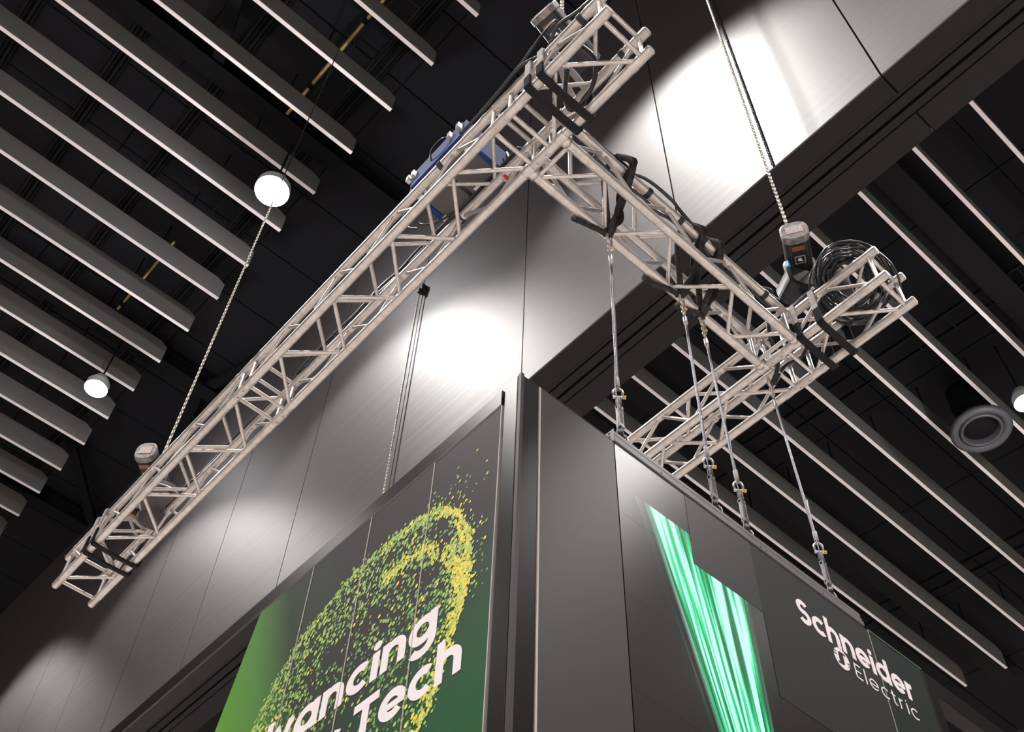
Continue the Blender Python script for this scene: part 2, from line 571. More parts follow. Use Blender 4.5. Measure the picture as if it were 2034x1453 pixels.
# ---- poster: printed panels, their colours run from leaf green through grey to deep green
def poster_material():
    m = bpy.data.materials.new('poster_print')
    m.use_nodes = True
    nt = m.node_tree
    b = nt.nodes['Principled BSDF']
    b.inputs['Roughness'].default_value = 0.55
    b.inputs['Specular IOR Level'].default_value = 0.12
    geo = nt.nodes.new('ShaderNodeNewGeometry')
    sep = nt.nodes.new('ShaderNodeSeparateXYZ')
    nt.links.new(geo.outputs['Position'], sep.inputs[0])

    def ramp(src, a, c, stops):
        mr = nt.nodes.new('ShaderNodeMapRange')
        mr.inputs['From Min'].default_value = a
        mr.inputs['From Max'].default_value = c
        nt.links.new(src, mr.inputs['Value'])
        r = nt.nodes.new('ShaderNodeValToRGB')
        el = r.color_ramp.elements
        el[0].position, el[0].color = stops[0][0], (*stops[0][1], 1)
        el[1].position, el[1].color = stops[-1][0], (*stops[-1][1], 1)
        for p, cc in stops[1:-1]:
            e = el.new(p)
            e.color = (*cc, 1)
        nt.links.new(mr.outputs[0], r.inputs[0])
        return r.outputs[0]
    # across: diagonal of y and z so the bright green sits in the lower left corner area
    add = nt.nodes.new('ShaderNodeMath')
    add.operation = 'MULTIPLY_ADD'
    add.inputs[1].default_value = -0.35
    nt.links.new(sep.outputs['Z'], add.inputs[0])
    nt.links.new(sep.outputs['Y'], add.inputs[2])
    across = ramp(add.outputs[0], 0.2, 2.1, [(0.0, (0.028, 0.025, 0.028)), (0.48, (0.027, 0.026, 0.027)), (0.68, (0.024, 0.040, 0.024)), (0.80, (0.075, 0.20, 0.040)), (1.0, (0.10, 0.30, 0.020))])
    # lower right: deep green
    add2 = nt.nodes.new('ShaderNodeMath')
    add2.operation = 'MULTIPLY_ADD'
    add2.inputs[1].default_value = 0.55
    nt.links.new(sep.outputs['Y'], add2.inputs[0])
    nt.links.new(sep.outputs['Z'], add2.inputs[2])
    deep = ramp(add2.outputs[0], 4.2, 5.1, [(0.0, (1, 1, 1)), (0.35, (0.9, 0.9, 0.9)), (1.0, (0, 0, 0))])
    mx = nt.nodes.new('ShaderNodeMix')
    mx.data_type = 'RGBA'
    mx.inputs['B'].default_value = (0.012, 0.080, 0.026, 1)
    nt.links.new(deep, mx.inputs['Factor'])
    nt.links.new(across, mx.inputs['A'])
    nt.links.new(mx.outputs['Result'], b.inputs['Base Color'])
    return m


POSTER = poster_material()
poster = thing('poster', (BX, 2.5, -EYE), 'green and grey printed poster wall of dots with white lettering', 'poster')
PZ0, PZ1 = -EYE, 2.933


def left_edge(z):                            # the outer edge leans: the poster widens downward
    return 3.277 + (2.936 - z) * 0.228 if z > 2.0 else 3.49


ys = (1.812, 2.169, 2.537, 2.905)
for i in range(3):
    build('print_panel', box((BX, ys[i] + 0.0012, PZ0), (BX + 0.012, ys[i + 1] - 0.0012, PZ1)), POSTER, poster)
poly = [(BX, 2.9062, PZ0), (BX, 3.49, PZ0), (BX, 3.49, 2.0), (BX, 3.277, PZ1), (BX, 2.9062, PZ1)]
build('print_panel', prism(poly, (0.012, 0, 0)), POSTER, poster)
SEAM = mat('poster_seam', (0.42, 0.38, 0.36), 0.6)
for y in ys[1:]:
    build('seam_strip', box((BX - 0.0028, y - 0.0019, PZ0), (BX + 0.004, y + 0.0019, PZ1)), SEAM, poster)
build('edge_strip', box((BX - 0.003, 1.808, PZ0), (BX + 0.01, 1.812, PZ1)), SEAM, poster)
build('top_strip', box((BX - 0.001, 1.812, PZ1), (BX + 0.012, 3.277, PZ1 + 0.002)), SEAM, poster)

# ---- printed dots
random.seed(4)
OUT = [(3.20, 2.10), (3.078, 2.304), (2.97, 2.48), (2.875, 2.57), (2.766, 2.619), (2.603, 2.691), (2.43, 2.706), (2.232, 2.696), (2.092, 2.651), (1.991, 2.551),
       (1.922, 2.40), (1.908, 2.264), (1.928, 2.159), (1.961, 2.05), (1.997, 1.982), (2.035, 1.851), (2.112, 1.74), (2.3, 1.62), (2.9, 1.62), (3.2, 1.8)]
RIDGE = [(2.36, 2.515), (2.284, 2.522), (2.149, 2.496), (2.037, 2.406), (1.976, 2.29), (1.955, 2.18)]
LOWR = [(3.02, 2.17), (2.94, 2.16), (2.86, 2.16), (2.80, 2.16)]


def inside(y, z):
    c = False
    n = len(OUT)
    for i in range(n):
        (a, b), (d, e) = OUT[i], OUT[(i + 1) % n]
        if (b > z) != (e > z) and y < (d - a) * (z - b) / (e - b) + a:
            c = not c
    return c


def dist_poly(y, z, P, closed=False):
    best = 9
    for i in range(len(P) - (0 if closed else 1)):
        (a, b), (d, e) = P[i], P[(i + 1) % len(P)]
        L = (d - a) ** 2 + (e - b) ** 2
        t = max(0, min(1, ((y - a) * (d - a) + (z - b) * (e - b)) / L))
        best = min(best, math.hypot(y - a - t * (d - a), z - b - t * (e - b)))
    return best


dots = []
EDGE = OUT[:17]


def hole(y, z):
    h = 0.0
    for cy, cz, ry, rz in ((2.10, 2.565, 0.10, 0.055), (2.06, 2.47, 0.05, 0.06), (2.40, 2.38, 0.16, 0.055), (2.62, 2.33, 0.16, 0.09), (2.56, 2.20, 0.2, 0.06), (2.12, 2.36, 0.06, 0.05), (2.45, 2.0, 0.25, 0.10)):
        q = ((y - cy) / ry) ** 2 + ((z - cz) / rz) ** 2
        h = max(h, math.exp(-q))
    return h


for _ in range(64000):
    y, z = random.uniform(1.83, 3.2), random.uniform(1.66, 2.80)
    inn = inside(y, z)
    de = dist_poly(y, z, EDGE)
    dr = dist_poly(y, z, RIDGE)
    right_side = max(0.0, min(1.0, (2.45 - y) / 0.35))
    if inn:
        p = 0.11 + 0.30 * math.exp(-(de / 0.030) ** 2) + 0.40 * right_side * math.exp(-(de / 0.06) ** 2) + 0.42 * math.exp(-(dr / 0.030) ** 2)
        p *= 1 - 0.92 * hole(y, z) * (1 - math.exp(-(de / 0.03) ** 2))
        if z < 2.05:
            p *= 0.6
    else:
        p = 0.10 * math.exp(-(de / 0.020) ** 2) + (0.030 * math.exp(-(de / 0.11) ** 2) if (y < 2.2 and z > 2.1) else 0.0)
    if y > left_edge(z) - 0.012 or random.random() > p:
        continue
    size = random.choice((0.0036, 0.0048, 0.0060, 0.0070, 0.0078)) * (1.0 if inn else 0.85)
    yel = 0.04 + 0.75 * right_side * math.exp(-(de / 0.055) ** 2) * (1 if z < 2.62 else 0.5) + 0.8 * math.exp(-(dr / 0.028) ** 2)
    if y > 2.62 and z < 2.32:
        yel += 0.45 * math.exp(-(dist_poly(y, z, LOWR) / 0.08) ** 2)
    r = random.random()
    if r < yel:
        ci = random.choice((3, 3, 2))
    else:
        ci = random.choice((1, 1, 2, 2)) if z > 2.25 else random.choice((0, 1, 1, 2))
    dots.append((y, z, size, ci))
V, Fc, MI = [], [], []
random.shuffle(dots)
dots.sort(key=lambda q: q[3] >= 2)
for k, (y, z, s_, ci) in enumerate(dots):
    x = BX - 0.0003 - 0.0011 * k / len(dots)
    b0 = len(V)
    for j in range(8):
        a = 2 * math.pi * j / 8
        u, w = s_ * 1.05 * math.cos(a), s_ * 0.92 * math.sin(a)
        V.append((x, y - 0.62 * u + 0.78 * w, z + 0.78 * u + 0.62 * w))
    Fc.append(tuple(range(b0, b0 + 8)))
    MI.append(ci)
DOTS = [mat('dot_leaf', (0.05, 0.14, 0.035), 0.6), mat('dot_green', (0.13, 0.29, 0.065), 0.6), mat('dot_lime', (0.34, 0.49, 0.10), 0.6), mat('dot_yellow', (0.76, 0.64, 0.06), 0.6)]
o = build('dot_print', (V, Fc, MI), DOTS, poster)
tag(o, 'printed swarm of green and yellow dots', kind='stuff')

# ---- lettering drawn as strokes (x-height 1)
def arc(cx, cy, rx, ry, a0, a1, n=20):
    return [(cx + rx * math.cos(math.radians(a0 + (a1 - a0) * i / n)), cy + ry * math.sin(math.radians(a0 + (a1 - a0) * i / n))) for i in range(n + 1)]


def glyph(ch, w):
    """strokes [(points, width)], advance"""
    h = w / 2
    R = 0.5 - h
    A, D, CAP = 1.40, -0.42, 1.36
    if ch == 'a':
        return [(arc(0.5, 0.5, R, R, 0, 360, 36), w), ([(1.0 - h, 0), (1.0 - h, 1.0)], w)], 1.0
    if ch == 'd':
        return [(arc(0.5, 0.5, R, R, 0, 360, 36), w), ([(1.0 - h, 0), (1.0 - h, A)], w)], 1.0
    if ch == 'g':
        return [(arc(0.5, 0.5, R, R, 0, 360, 36), w), ([(1.0 - h, 1.0), (1.0 - h, 0.02)] + arc(0.5, 0.02, R, 0.34, 0, -150, 18)[1:], w)], 1.0
    if ch == 'c':
        return [(arc(0.5, 0.5, R, R, 48, 312, 30), w)], 0.86
    if ch == 'e':
        return [(arc(0.5, 0.5, R, R, -6, 0, 2) + arc(0.5, 0.5, R, R, 0, 318, 34)[1:], w), ([(0.5 - R, 0.47), (0.5 + R + h * 0.6, 0.47)], w * 0.78)], 0.98
    if ch == 'n':
        return [([(h, 0), (h, 1.0)], w), ([(0.90 - h, 0), (0.90 - h, 0.55)] + arc(0.45, 0.55, 0.45 - h, 0.45 - h, 0, 180, 20)[1:], w)], 0.90
    if ch == 'h':
        return [([(h, 0), (h, A)], w), ([(0.90 - h, 0), (0.90 - h, 0.55)] + arc(0.45, 0.55, 0.45 - h, 0.45 - h, 0, 180, 20)[1:], w)], 0.90
    if ch == 'i':
        return [([(h, 0), (h, 1.0)], w), (arc(h, 1.24, h * 0.56, h * 0.56, 0, 360, 16), h * 1.12)], w
    if ch == 'l':
        return [([(h, 0), (h, A)], w)], w
    if ch == 'v':
        return [([(0.10, 1.0), (0.47, 0.04)], w), ([(0.37, 0.04), (0.76, 1.0)], w)], 0.86
    if ch == 'y':
        return [([(0.10, 1.0), (0.46, 0.06)], w), ([(0.78, 1.0), (0.26, D)], w)], 0.86
    if ch == 'r':
        return [([(h, 0), (h, 1.0)], w), (arc(h + 0.30, 0.62, 0.30, 0.38 - h, 180, 75, 12), w)], 0.52
    if ch == 't':
        return [([(0.22, 1.30), (0.22, 0.25)] + arc(0.42, 0.25, 0.20, 0.25 - h, 180, 290, 10)[1:], w), ([(0.0, 1 - h), (0.52, 1 - h)], w)], 0.54
    if ch == 'T':
        return [([(0, CAP - h), (0.98, CAP - h)], w), ([(0.49, 0), (0.49, CAP)], w)], 0.96
    if ch == 'A':
        return [([(0.08, 0), (0.56, CAP)], w), ([(0.60, CAP), (1.08, 0)], w), ([(0.28, 0.42), (0.88, 0.42)], w * 0.9)], 1.15
    if ch == 'E':
        return [([(h, 0), (h, CAP)], w), ([(0, CAP - h), (0.72, CAP - h)], w), ([(0, h), (0.72, h)], w), ([(0, CAP / 2), (0.66, CAP / 2)], w)], 0.76
    if ch == 'S':
        r1 = 0.36 - h / 2
        up = arc(0.44, CAP - h - r1 * 0.92, r1, r1 * 0.92, 35, 255, 18)
        lo = arc(0.44, h + r1 * 0.98, r1 * 1.04, r1 * 0.98, 80, -145, 18)
        return [(up + lo, w)], 0.86
    return [], 0.5


def stroke(pts, w):
    n = len(pts)
    closed = math.hypot(pts[0][0] - pts[-1][0], pts[0][1] - pts[-1][1]) < 1e-6
    L, Rr = [], []
    for i in range(n):
        a = pts[i - 1] if i > 0 else (pts[-2] if closed else pts[0])
        b = pts[i + 1] if i < n - 1 else (pts[1] if closed else pts[-1])
        dx, dy_ = b[0] - a[0], b[1] - a[1]
        q = math.hypot(dx, dy_) or 1
        nx, ny = -dy_ / q, dx / q
        L.append((pts[i][0] + nx * w / 2, pts[i][1] + ny * w / 2))
        Rr.append((pts[i][0] - nx * w / 2, pts[i][1] - ny * w / 2))
    return [(L[i], Rr[i], Rr[i + 1], L[i + 1]) for i in range(n - 1)]


def letter_mesh(ch, w, place):
    """flat extruded letter; place(u, v, d) -> 3D, d = 0 front, 1 back"""
    V, Fc = [], []
    for k, (pts, sw) in enumerate(glyph(ch, w)[0]):
        for q in stroke(pts, sw):
            b0 = len(V)
            V += [place(u, v_, 0.12 * k) for u, v_ in q] + [place(u, v_, 1) for u, v_ in q]
            Fc += [(b0, b0 + 1, b0 + 2, b0 + 3), (b0 + 4, b0 + 7, b0 + 6, b0 + 5)]
            Fc += [(b0 + i, b0 + 4 + i, b0 + 4 + (i + 1) % 4, b0 + (i + 1) % 4) for i in range(4)]
    return V, Fc


def widths(text, w, space):
    out, x = [], 0
    for ch in text:
        if ch == ' ':
            x += 0.45
            continue
        out.append((ch, x))
        x += glyph(ch, w)[1] + space
    return out, x - space


def poster_line(text, y_right, base, xh, w, space, total, squeeze=1.0):
    items, W = widths(text, w, space)
    k = total / W
    for ch, x in items:
        def place(u, v_, d, x=x):
            return (BX - 0.0021 + 0.0018 * d, y_right + total - (x + u) * k, base + v_ * xh)
        build('letter', letter_mesh(ch, w, place), PRINTWHITE, poster)


poster_line('Advancing', 2.053, 2.092, 0.107, 0.275, 0.10, 1.175)
poster_line('Tech', 1.922, 1.890, 0.107, 0.275, 0.10, 0.507)
poster_line('Energy', 2.495, 1.890, 0.107, 0.275, 0.10, 0.70)

# ------------------------------------------------------------------ LED screen, fascia, rail
def led_material():
    m = bpy.data.materials.new('screen_picture')
    m.use_nodes = True
    nt = m.node_tree
    b = nt.nodes['Principled BSDF']
    b.inputs['Base Color'].default_value = (0.014, 0.011, 0.0102, 1)
    b.inputs['Roughness'].default_value = 0.29
    geo = nt.nodes.new('ShaderNodeNewGeometry')
    sep = nt.nodes.new('ShaderNodeSeparateXYZ')
    nt.links.new(geo.outputs['Position'], sep.inputs[0])

    def M(op, a, c=None, d=None):
        n = nt.nodes.new('ShaderNodeMath')
        n.operation = op
        for i, q in enumerate((a, c, d)):
            if q is None:
                continue
            if isinstance(q, (int, float)):
                n.inputs[i].default_value = q
            else:
                nt.links.new(q, n.inputs[i])
        return n.outputs[0]

    def sm(val, lo, hi):
        n = nt.nodes.new('ShaderNodeMapRange')
        n.interpolation_type = 'SMOOTHSTEP'
        n.inputs['From Min'].default_value = lo
        n.inputs['From Max'].default_value = hi
        nt.links.new(val, n.inputs['Value'])
        return n.outputs[0]
    X, Z = sep.outputs['X'], M('SUBTRACT', sep.outputs['Z'], EYE)
    rad = M('SUBTRACT', Z, 1.02)
    t = M('DIVIDE', M('SUBTRACT', X, 2.586), rad)          # fan of light rays meeting low on the screen

    def noise(fx, fz, det, seed):
        cmb = nt.nodes.new('ShaderNodeCombineXYZ')
        nt.links.new(M('MULTIPLY', t, fx), cmb.inputs[0])
        nt.links.new(M('MULTIPLY', Z, fz), cmb.inputs[1])
        cmb.inputs[2].default_value = seed
        tx = nt.nodes.new('ShaderNodeTexNoise')
        tx.inputs['Scale'].default_value = 1
        tx.inputs['Detail'].default_value = det
        nt.links.new(cmb.outputs[0], tx.inputs['Vector'])
        return tx.outputs['Fac']
    fine = noise(62, 1.5, 2.0, 3.1)
    broad = noise(22, 0.5, 1.0, 8.7)
    mixn = M('ADD', M('MULTIPLY', fine, 0.72), M('MULTIPLY', broad, 0.34))
    bright = sm(mixn, 0.40, 0.60)
    # soft left border, crisp right border, straight cut at the top
    left = sm(t, -0.305, -0.262)
    faint = M('MULTIPLY', sm(t, -0.345, -0.325), sm(noise(120, 0.4, 1, 5), 0.52, 0.66))
    edge = M('MAXIMUM', left, M('MULTIPLY', faint, 0.12))
    rightm = M('SUBTRACT', 1.0, sm(t, -0.030, -0.002))
    top = M('SUBTRACT', 1.0, sm(Z, 2.806, 2.815))
    mask = M('MULTIPLY', M('MULTIPLY', edge, rightm), top)
    rp = nt.nodes.new('ShaderNodeValToRGB')
    el = rp.color_ramp.elements
    el[0].position, el[0].color = 0.0, (0.0, 0.10, 0.035, 1)
    el[1].position, el[1].color = 1.0, (0.50, 1.0, 0.80, 1)
    e = el.new(0.35)
    e.color = (0.0, 0.36, 0.13, 1)
    e = el.new(0.72)
    e.color = (0.06, 0.72, 0.34, 1)
    nt.links.new(bright, rp.inputs[0])
    nt.links.new(rp.outputs[0], b.inputs['Emission Color'])
    nt.links.new(M('MULTIPLY', mask, 1.0), b.inputs['Emission Strength'])
    return m


LED = led_material()
FASCIA = mat('fascia_grey', (0.0175, 0.016, 0.016), 0.5, 0.0, 0.3)
FASCIA_G = mat('fascia_green_grey', (0.0055, 0.012, 0.007), 0.6, 0.0, 0.15)
FASCIA_D = mat('fascia_dark_grey', (0.0095, 0.0105, 0.010), 0.55, 0.0, 0.22)
screen = thing('video_screen', (2.5, BY, -EYE), 'stepped glossy black video wall showing a fan of green light rays', 'screen')
fascia = thing('sign_fascia', (3.0, BY, -EYE), 'dark grey stepped sign wall with white company lettering and emblem', 'sign')
cols = [1.920 + MOD * i for i in range(6)]
rows = [3.020, 2.672, 2.311] + [2.311 - 0.3555 * i for i in range(1, 12)]
rows[-1] = -EYE
MESHC = {}
for c in range(5):
    for r in range(len(rows) - 1):
        x0, x1, z0, z1 = cols[c], cols[c + 1], rows[r + 1], rows[r]
        g = 0.0004
        is_led = c == 0 or (c == 1 and r >= 1) or (c in (2, 3) and r >= 2)
        if is_led:
            build('screen_tile', box((x0 + g, BY, z0 + g), (x1 - g, BY + 0.05, z1 - g)), LED, screen)
        else:
            mm = FASCIA if c == 1 else (FASCIA_D if c in (2, 3) else FASCIA_G)
            lap = 0.0 if c < 4 else 0.002
            build('fascia_panel', box((x0 + g * 0.6 + lap, BY - 0.001, z0 + g * 0.6), (x1 - g * 0.6, BY + 0.05, z1 - g * 0.6)), mm, fascia)
build('seam_strip', box((3.3847, BY - 0.0038, -EYE), (3.3865, BY, 3.02)), SEAM, fascia)
build('top_edge', box((3.39, BY - 0.004, 3.0205), (3.751, BY + 0.05, 3.024)), mat('fascia_top', (0.10, 0.15, 0.11), 0.5), fascia)
build('screen_back', box((1.925, BY + 0.052, -EYE), (3.74, BY + 0.07, 3.01)), DARKGAP, screen)

rail = thing('hanging_rail', (2.64, BY + 0.03, 3.026), 'ribbed aluminium rail along the top of the sign wall, slung from cables', 'rail')
build('lower_band', box((1.918, BY - 0.006, 3.0262), (3.366, BY + 0.065, 3.046)), RAIL, rail, bevel=0.001)
build('groove', box((1.920, BY + 0.014, 3.046), (3.364, BY + 0.060, 3.054)), RAILDARK, rail)
build('middle_band', box((1.918, BY - 0.001, 3.054), (3.366, BY + 0.065, 3.066)), RAIL, rail, bevel=0.001)
build('groove', box((1.920, BY + 0.016, 3.066), (3.364, BY + 0.060, 3.074)), RAILDARK, rail)
build('upper_band', box((1.918, BY + 0.002, 3.074), (3.366, BY + 0.065, 3.094)), RAIL, rail, bevel=0.001)
build('end_plate', box((1.9150, BY - 0.004, 3.0262), (1.918, BY + 0.066, 3.094)), RAIL, rail)
for i in range(2):
    for j in range(3):
        rod('end_hole', (1.9143, BY + 0.018 + 0.028 * i, 3.043 + 0.019 * j), (1.9152, BY + 0.018 + 0.028 * i, 3.043 + 0.019 * j), 0.0055, DARKGAP, rail, 8)
for bx_ in (2.16, 2.72, 2.75, 3.1):
    rod('rail_bolt', (bx_, BY - 0.0065, 3.036), (bx_, BY + 0.0, 3.036), 0.0045, DARKGAP, rail, 8)
build('shadow_gap', box((1.92, BY + 0.02, 3.0205), (3.366, BY + 0.05, 3.026)), DARKGAP, rail)

# lettering on the fascia
def fascia_line(text, x_left, base, xh, w, space, total):
    items, W = widths(text, w, space)
    k = total / W
    for ch, x in items:
        def place(u, v_, d, x=x):
            return (x_left + (x + u) * k, BY - 0.0034 + 0.002 * d, base + v_ * xh)
        build('letter', letter_mesh(ch, w, place), PRINTWHITE, fascia)


fascia_line('Schneider', 2.884, 2.775, 0.087, 0.255, 0.11, 0.725)
fascia_line('Electric', 3.195, 2.682, 0.050, 0.115, 0.34, 0.40)

# round emblem: a disc with a stepped S cut and two pairs of bars
emb = bpy.data.objects.new('emblem', None)
link(emb, (3.118, BY - 0.006, 2.733), fascia)
emb['label'] = 'white round emblem with a dark stepped sign in it'


def flat(poly, y0, y1):
    return prism([(x, y0, z) for x, z in poly], (0, y1 - y0, 0))


ER = 0.048
cx_, cz_ = 3.118, 2.723
circ = [(cx_ + ER * 0.98 * math.cos(2 * math.pi * i / 40), cz_ + ER * math.sin(2 * math.pi * i / 40)) for i in range(40)]
build('disc', flat(circ, BY - 0.0034, BY - 0.0014), PRINTWHITE, emb)


def E(u, v_):
    return (cx_ + u * ER, cz_ + v_ * ER)


sshape = [E(-0.40, 0.42), E(-0.30, 0.58), E(-0.10, 0.66), E(0.56, 0.66), E(0.56, 0.46), E(0.22, 0.46), E(0.22, -0.42), E(0.12, -0.58), E(-0.08, -0.66), E(-0.62, -0.66), E(-0.62, -0.46), E(-0.40, -0.46)]
build('sign_cut', flat(sshape, BY - 0.0040, BY - 0.0036), FASCIA_D, emb)
for s_, vv in ((-1, 0.42), (-1, 0.14), (1, -0.14), (1, -0.42)):
    q = [E(s_ * 0.62, vv - 0.055), E(s_ * 1.04, vv - 0.055), E(s_ * 1.04, vv + 0.055), E(s_ * 0.62, vv + 0.055)]
    build('bar_cut', flat(q, BY - 0.0040, BY - 0.0036), FASCIA_D, emb)

# ------------------------------------------------------------------ trusses
ZT = 4.70                                   # lower chord centre
HT = 0.235
CR, BR = 0.0245, 0.0105                     # chord and brace radii


def make_truss(name, label, segs, lat, along):
    """segs: list of (start, end, nodes_a, nodes_b); lat = lateral positions of (lower left, lower right) chords; along = 'y' or 'x'"""
    def P(s, side, up):
        c = lat[side]
        z = ZT + HT * up
        return (c, s, z) if along == 'y' else (s, c, z)
    mid = (segs[0][0] + segs[-1][1]) / 2
    base = P(mid, 0, 0)
    t = thing(name, ((lat[0] + lat[1]) / 2, mid, ZT) if along == 'y' else (mid, (lat[0] + lat[1]) / 2, ZT), label, 'truss', 'aluminium box trusses')
    for (s0, s1, na, nb, struts) in segs:
        for side in (0, 1):
            for up in (0, 1):
                V, Fc = [], []
                a, b = Vector(P(s0, side, up)), Vector(P(s1, side, up))
                d = (b - a).normalized()
                # chord with a slightly slimmer coupler mouth at each end
                pr = [(0.0, CR * 0.8), (0.004, CR * 0.8), (0.004, CR * 1.0), (0.10, CR), (0.105, CR * 1.07), (0.13, CR * 1.07), (0.135, CR)]
                L = (b - a).length
                pts = [a + d * q for q, _ in pr] + [b - d * q for q, _ in reversed(pr)]
                rr = [r for _, r in pr] + [r for _, r in reversed(pr)]
                o = build('chord', tube(pts, rr, 14), ALU, t, smooth=True)
                em = o.modifiers.new('edges', 'EDGE_SPLIT')
                em.split_angle = math.radians(40)

        def zig(seq):
            for (p, q) in zip(seq[:-1], seq[1:]):
                rod('brace', p, q, BR, ALU, t, 10)
        # lower face: a-nodes on side 1, b-nodes on side 0 ; right face: b-nodes on the lower chord ; upper and left faces follow round
        allp = sorted([(s, 'a') for s in na] + [(s, 'b') for s in nb])
        zig([P(s, 1, 0) if k == 'a' else P(s, 0, 0) for s, k in allp])
        zig([P(s, 1, 1) if k == 'a' else P(s, 1, 0) for s, k in allp])
        zig([P(s, 0, 1) if k == 'a' else P(s, 1, 1) for s, k in allp])
        zig([P(s, 0, 0) if k == 'a' else P(s, 0, 1) for s, k in allp])
        for s in struts:
            rod('end_strut', P(s, 0, 0), P(s, 1, 0), BR * 1.1, ALU, t, 10)
            rod('end_strut', P(s, 0, 1), P(s, 1, 1), BR * 1.1, ALU, t, 10)
            rod('end_strut', P(s, 0, 0), P(s, 0, 1), BR * 1.1, ALU, t, 10)
            rod('end_strut', P(s, 1, 0), P(s, 1, 1), BR * 1.1, ALU, t, 10)
        for s in (s0, s1):
            if s in (segs[0][0], segs[-1][1]):
                continue
            for side in (0, 1):
                for up in (0, 1):
                    a, b = Vector(P(s - 0.05, side, up)), Vector(P(s + 0.05, side, up))
                    if s == s0:
                        rod('coupler', a, b, CR * 1.06, ALU_WELD, t, 14)
                        # locking pins
                        for off in (-0.03, 0.03):
                            c = Vector(P(s + off, side, up))
                            rod('pin', c + Vector((0, 0, -0.034)), c + Vector((0, 0, 0.03)), 0.006, STEEL, t, 6)
    return t


NEAR = (0.962, 1.668, [1.04, 1.587], [1.305], [1.018, 1.607])
MIDS = (1.672, 3.806, [1.745, 2.262, 2.735, 3.205, 3.715], [2.015, 2.48, 2.965, 3.445], [1.728, 3.746])
FARS = (3.810, 5.950, [4.15, 4.63, 5.10, 5.595], [3.875, 4.39, 4.86, 5.36, 5.845], [3.858, 5.882])
XL = (0.2657 * ZT, 0.3205 * ZT)
XR = (0.6790 * ZT, 0.7278 * ZT)
make_truss('box_truss', 'long aluminium box truss running down to the lower left', [NEAR, MIDS, FARS], XL, 'y')
make_truss('box_truss', 'aluminium box truss with open ends crossing above the sign wall', [NEAR, MIDS], XR, 'y')
YM = (0.3745 * ZT, 0.3266 * ZT)
make_truss('box_truss', 'aluminium box truss joining the two others and carrying the cable slings',
           [(XL[1] + 0.03, XR[0] - 0.03, [1.785, 2.235, 2.69, 3.11], [1.56, 2.01, 2.455, 2.905], [1.56, 3.135])], YM, 'x')

# clamps that hold the joining truss to the other two
for cx_p, cy_p, lab in ((XL[1], YM[1], 'steel pipe clamp at the upper inner corner of the long truss joint'), (XL[1], YM[0], 'steel pipe clamp at the lower inner corner of the long truss joint'),
                        (XR[0], YM[1], 'steel pipe clamp at the upper corner of the short truss joint'), (XR[0], YM[0], 'steel pipe clamp at the lower corner of the short truss joint')):
    t = thing('pipe_clamp', (cx_p, cy_p, ZT + 0.03), lab, 'clamp', 'truss clamps')
    for dz in (0, HT):
        rod('collar', (cx_p, cy_p - 0.028, ZT + dz), (cx_p, cy_p + 0.028, ZT + dz), CR * 1.25, STEEL, t, 14)
        sx = 0.045 if cx_p == XL[1] else -0.045
        rod('saddle', (cx_p + sx * 0.3, cy_p, ZT + dz), (cx_p + sx, cy_p, ZT + dz), CR * 1.2, STEEL, t, 14)

# ------------------------------------------------------------------ chains
def chain_mesh(x, y, z0, z1, wire=0.0044, L=0.036, Wd=0.020, pitch=0.0265, swing=(0, 0)):
    V, Fc = [], []
    n = int((z1 - z0) / pitch)
    loop = []
    for i in range(10):
        a = 2 * math.pi * i / 10
        loop.append((Wd / 2 * 0.75 * math.cos(a), (L / 2 - Wd * 0.35) * (1 if math.sin(a) > 0 else -1) + Wd * 0.35 * math.sin(a) if abs(math.sin(a)) > 1e-3 else 0.0))
    for k in range(n):
        zc = z0 + pitch * (k + 0.5)
        f_ = (zc - z0) / (z1 - z0)
        px, py = x + swing[0] * f_, y + swing[1] * f_
        ang = 0.6 + (math.pi / 2 if k % 2 else 0)
        ca, sa = math.cos(ang), math.sin(ang)
        pts = [(px + u * ca, py + u * sa, zc + w_) for u, w_ in loop]
        v, f = tube(pts, wire, 5, closed=True)
        b0 = len(V)
        V += v
        Fc += [tuple(i + b0 for i in q) for q in f]
    return V, Fc


def hoist_chain(x, y, z0, z1, label, **kw):
    o = build('hoist_chain', chain_mesh(x, y, z0, z1, **kw), CHAIN, smooth=True)
    return tag(o, label, 'chain', 'hoist chains')


hoist_chain(1.38, 5.30, 5.36, 9.2, 'steel hoist chain rising from the far end of the long truss')
hoist_chain(3.30, 1.42, 5.62, 14.0, 'steel hoist chain rising from the short truss past the bright wall')
hoist_chain(1.38, 1.385, 5.56, 13.9, 'steel hoist chain at the top edge by the uppermost hoist')
hoist_chain(3.635, 6.165, 2.0, 10.95, 'thin steel chain hanging against the wall behind the booth beam', wire=0.0045, L=0.032, Wd=0.02, pitch=0.024)
tag(build('steel_rope', tube([(1.38, 5.30, 9.2), (1.38, 5.30, 14.1)], 0.006, 6), RUBBER), 'dark wire rope above the chain, passing the glaring lamp', 'rope')
o = build('hoist_chain', chain_mesh(3.688, 1.537, 7.45, 13.8, wire=0.004, L=0.032, Wd=0.018, pitch=0.024), RUBBER, smooth=True)  # dark links flush on the wall, added in place of the hoist chain's shadow
tag(o, 'shadow of the hoist chain on the bright wall, built as dark links', 'chain', 'hoist chains')
tag(build('chain_anchor', join(box((3.62, 6.10, 10.98), (3.698, 6.18, 11.10)), box((3.60, 6.125, 10.93), (3.66, 6.165, 11.0))), BLACKPAINT, bevel=0.004),
    'small black anchor holding the thin chain on the wall', 'anchor')

